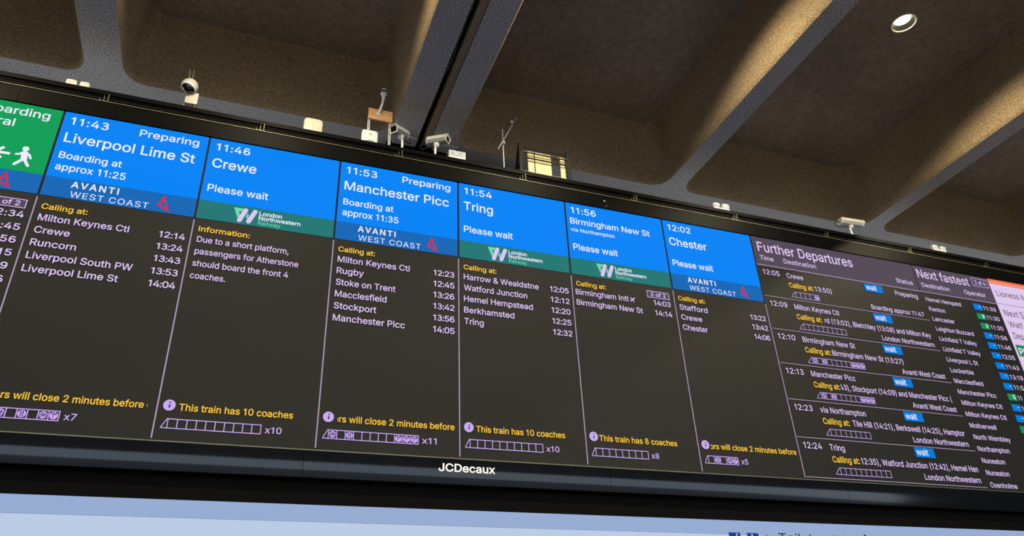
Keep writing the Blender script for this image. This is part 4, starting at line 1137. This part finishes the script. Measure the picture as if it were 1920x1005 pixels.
# antenna mast
t = thing('antenna_mast', W(1.4535, .026, LZ), 'thin grey antenna mast with a tilted boom and wire loops, left of the black cage', 'antenna')
cyl(MB(), (1.4535, .026, LZ), (1.4535, .026, .3165), .0034).build('mast', M_STEEL, t, smooth=True)
MB().lathe([(.026, 0), (.026, .010), (.016, .03), (0, .03)], Matrix.Translation(W(1.4535, .026, LZ + .001)), 16).build('foot', M_BRASS, t, smooth=True)
cyl(MB(), (1.429, .018, .207), (1.516, .018, .3895), .0025).build('boom', M_STEEL, t, smooth=True)
MB().box(W(1.4485, .015, .2385), W(1.459, .031, .2535), bev=.004).build('clamp', M_GREY, t)
for cx, cz, ha, a in ((1.5015, .394, .021, 4), (1.5035, .350, .020, -8)):
    pts = []
    for k in range(20):
        u = 2 * pi * k / 20
        px, pz = .0048 * cos(u), ha * (abs(sin(u)) ** .8) * (1 if sin(u) >= 0 else -1)
        aa = math.radians(a)
        pts.append(W(cx + px * cos(aa) + pz * sin(aa), .016, cz - px * sin(aa) + pz * cos(aa)))
    MB().tube(pts, .0042, 8, closed=True).build('wire_loop', M_BRASS, t, smooth=True)
MB().box(W(1.487, .012, .352), W(1.4955, .02, .361), bev=.003).build('feed_box', M_WHITE, t)
e = MB()
for k in range(6):
    f = .35 + .1 * k
    x, z = 1.429 + .087 * f, .207 + .1825 * f
    e.tube([W(x - .018, .018, z + .0085), W(x + .012, .018, z - .0057)], .0011, 5)
e.build('elements', M_RUBBER, t)

# black guard cage
t = thing('guard_cage', W(1.63, .05, LZ), 'black metal guard cage with pale yellow panels, standing on the ledge left of centre', 'cage')
for x in (1.5195, 1.7225):
    f = MB()
    f.box(W(x + .0045, .014, LZ), W(x + .0095, .020, .2585))
    f.box(W(x - .0075, .014, LZ), W(x + .0045, .019, .250)) if x > 1.6 else f.box(W(x - .004, .015, LZ), W(x + .0045, .019, .250))
    f.prism([(W(0, .014, 0).y, W(0, 0, .258).z), (W(0, .022, 0).y, W(0, 0, .262).z), (W(0, .094, 0).y, W(0, 0, LZ + .004).z), (W(0, .080, 0).y, W(0, 0, LZ).z), (W(0, .020, 0).y, W(0, 0, .236).z)], 'x', (x - .004) * HB, (x + .0095) * HB)
    f.box(W(x - .002, .016, .158), W(x + .004, .062, .163))
    f.build('side_frame', M_IRON, t)
for z, h in ((.2415, .004), (.2165, .0045), (.190, .0055), (.1135, .011)):
    MB().box(W(1.524, .015, z), W(1.728, .0185, z + h)).build('rail', M_IRON, t)
th = MB()
for k in range(44):
    x = 1.532 + .0044 * k
    th.box(W(x, .0142, .124), W(x + .0017, .0152, .1272)); th.box(W(x, .0142, .2205), W(x + .0017, .0152, .2235))
th.build('toothed_strip', M_GREY, t)
for x0, x1, seam in ((1.556, 1.5815, False), (1.5865, 1.6545, True), (1.694, 1.720, False)):
    pn = MB().box(W(x0, .028, LZ), W(x1, .031, .238)).build('panel', M_PANEL, t)
    dm = MB()
    random.seed(int(x0 * 1000))
    nx = 2 if not seam else 6
    for i in range(nx):
        for j in range(6):
            cx = x0 + (x1 - x0) * (i + .5) / nx + random.uniform(-.001, .001)
            cz = .132 + .0155 * j
            dm.box(W(cx - .0022, .0277, cz), W(cx + .0022, .0281, cz + .0012))
    if seam:
        dm.box(W((x0 + x1) / 2 - .0004, .0277, LZ), W((x0 + x1) / 2 + .0004, .0281, .238))
    dm.build('slot_marks', mat('panel_slots', (120, 108, 70), .7), pn)
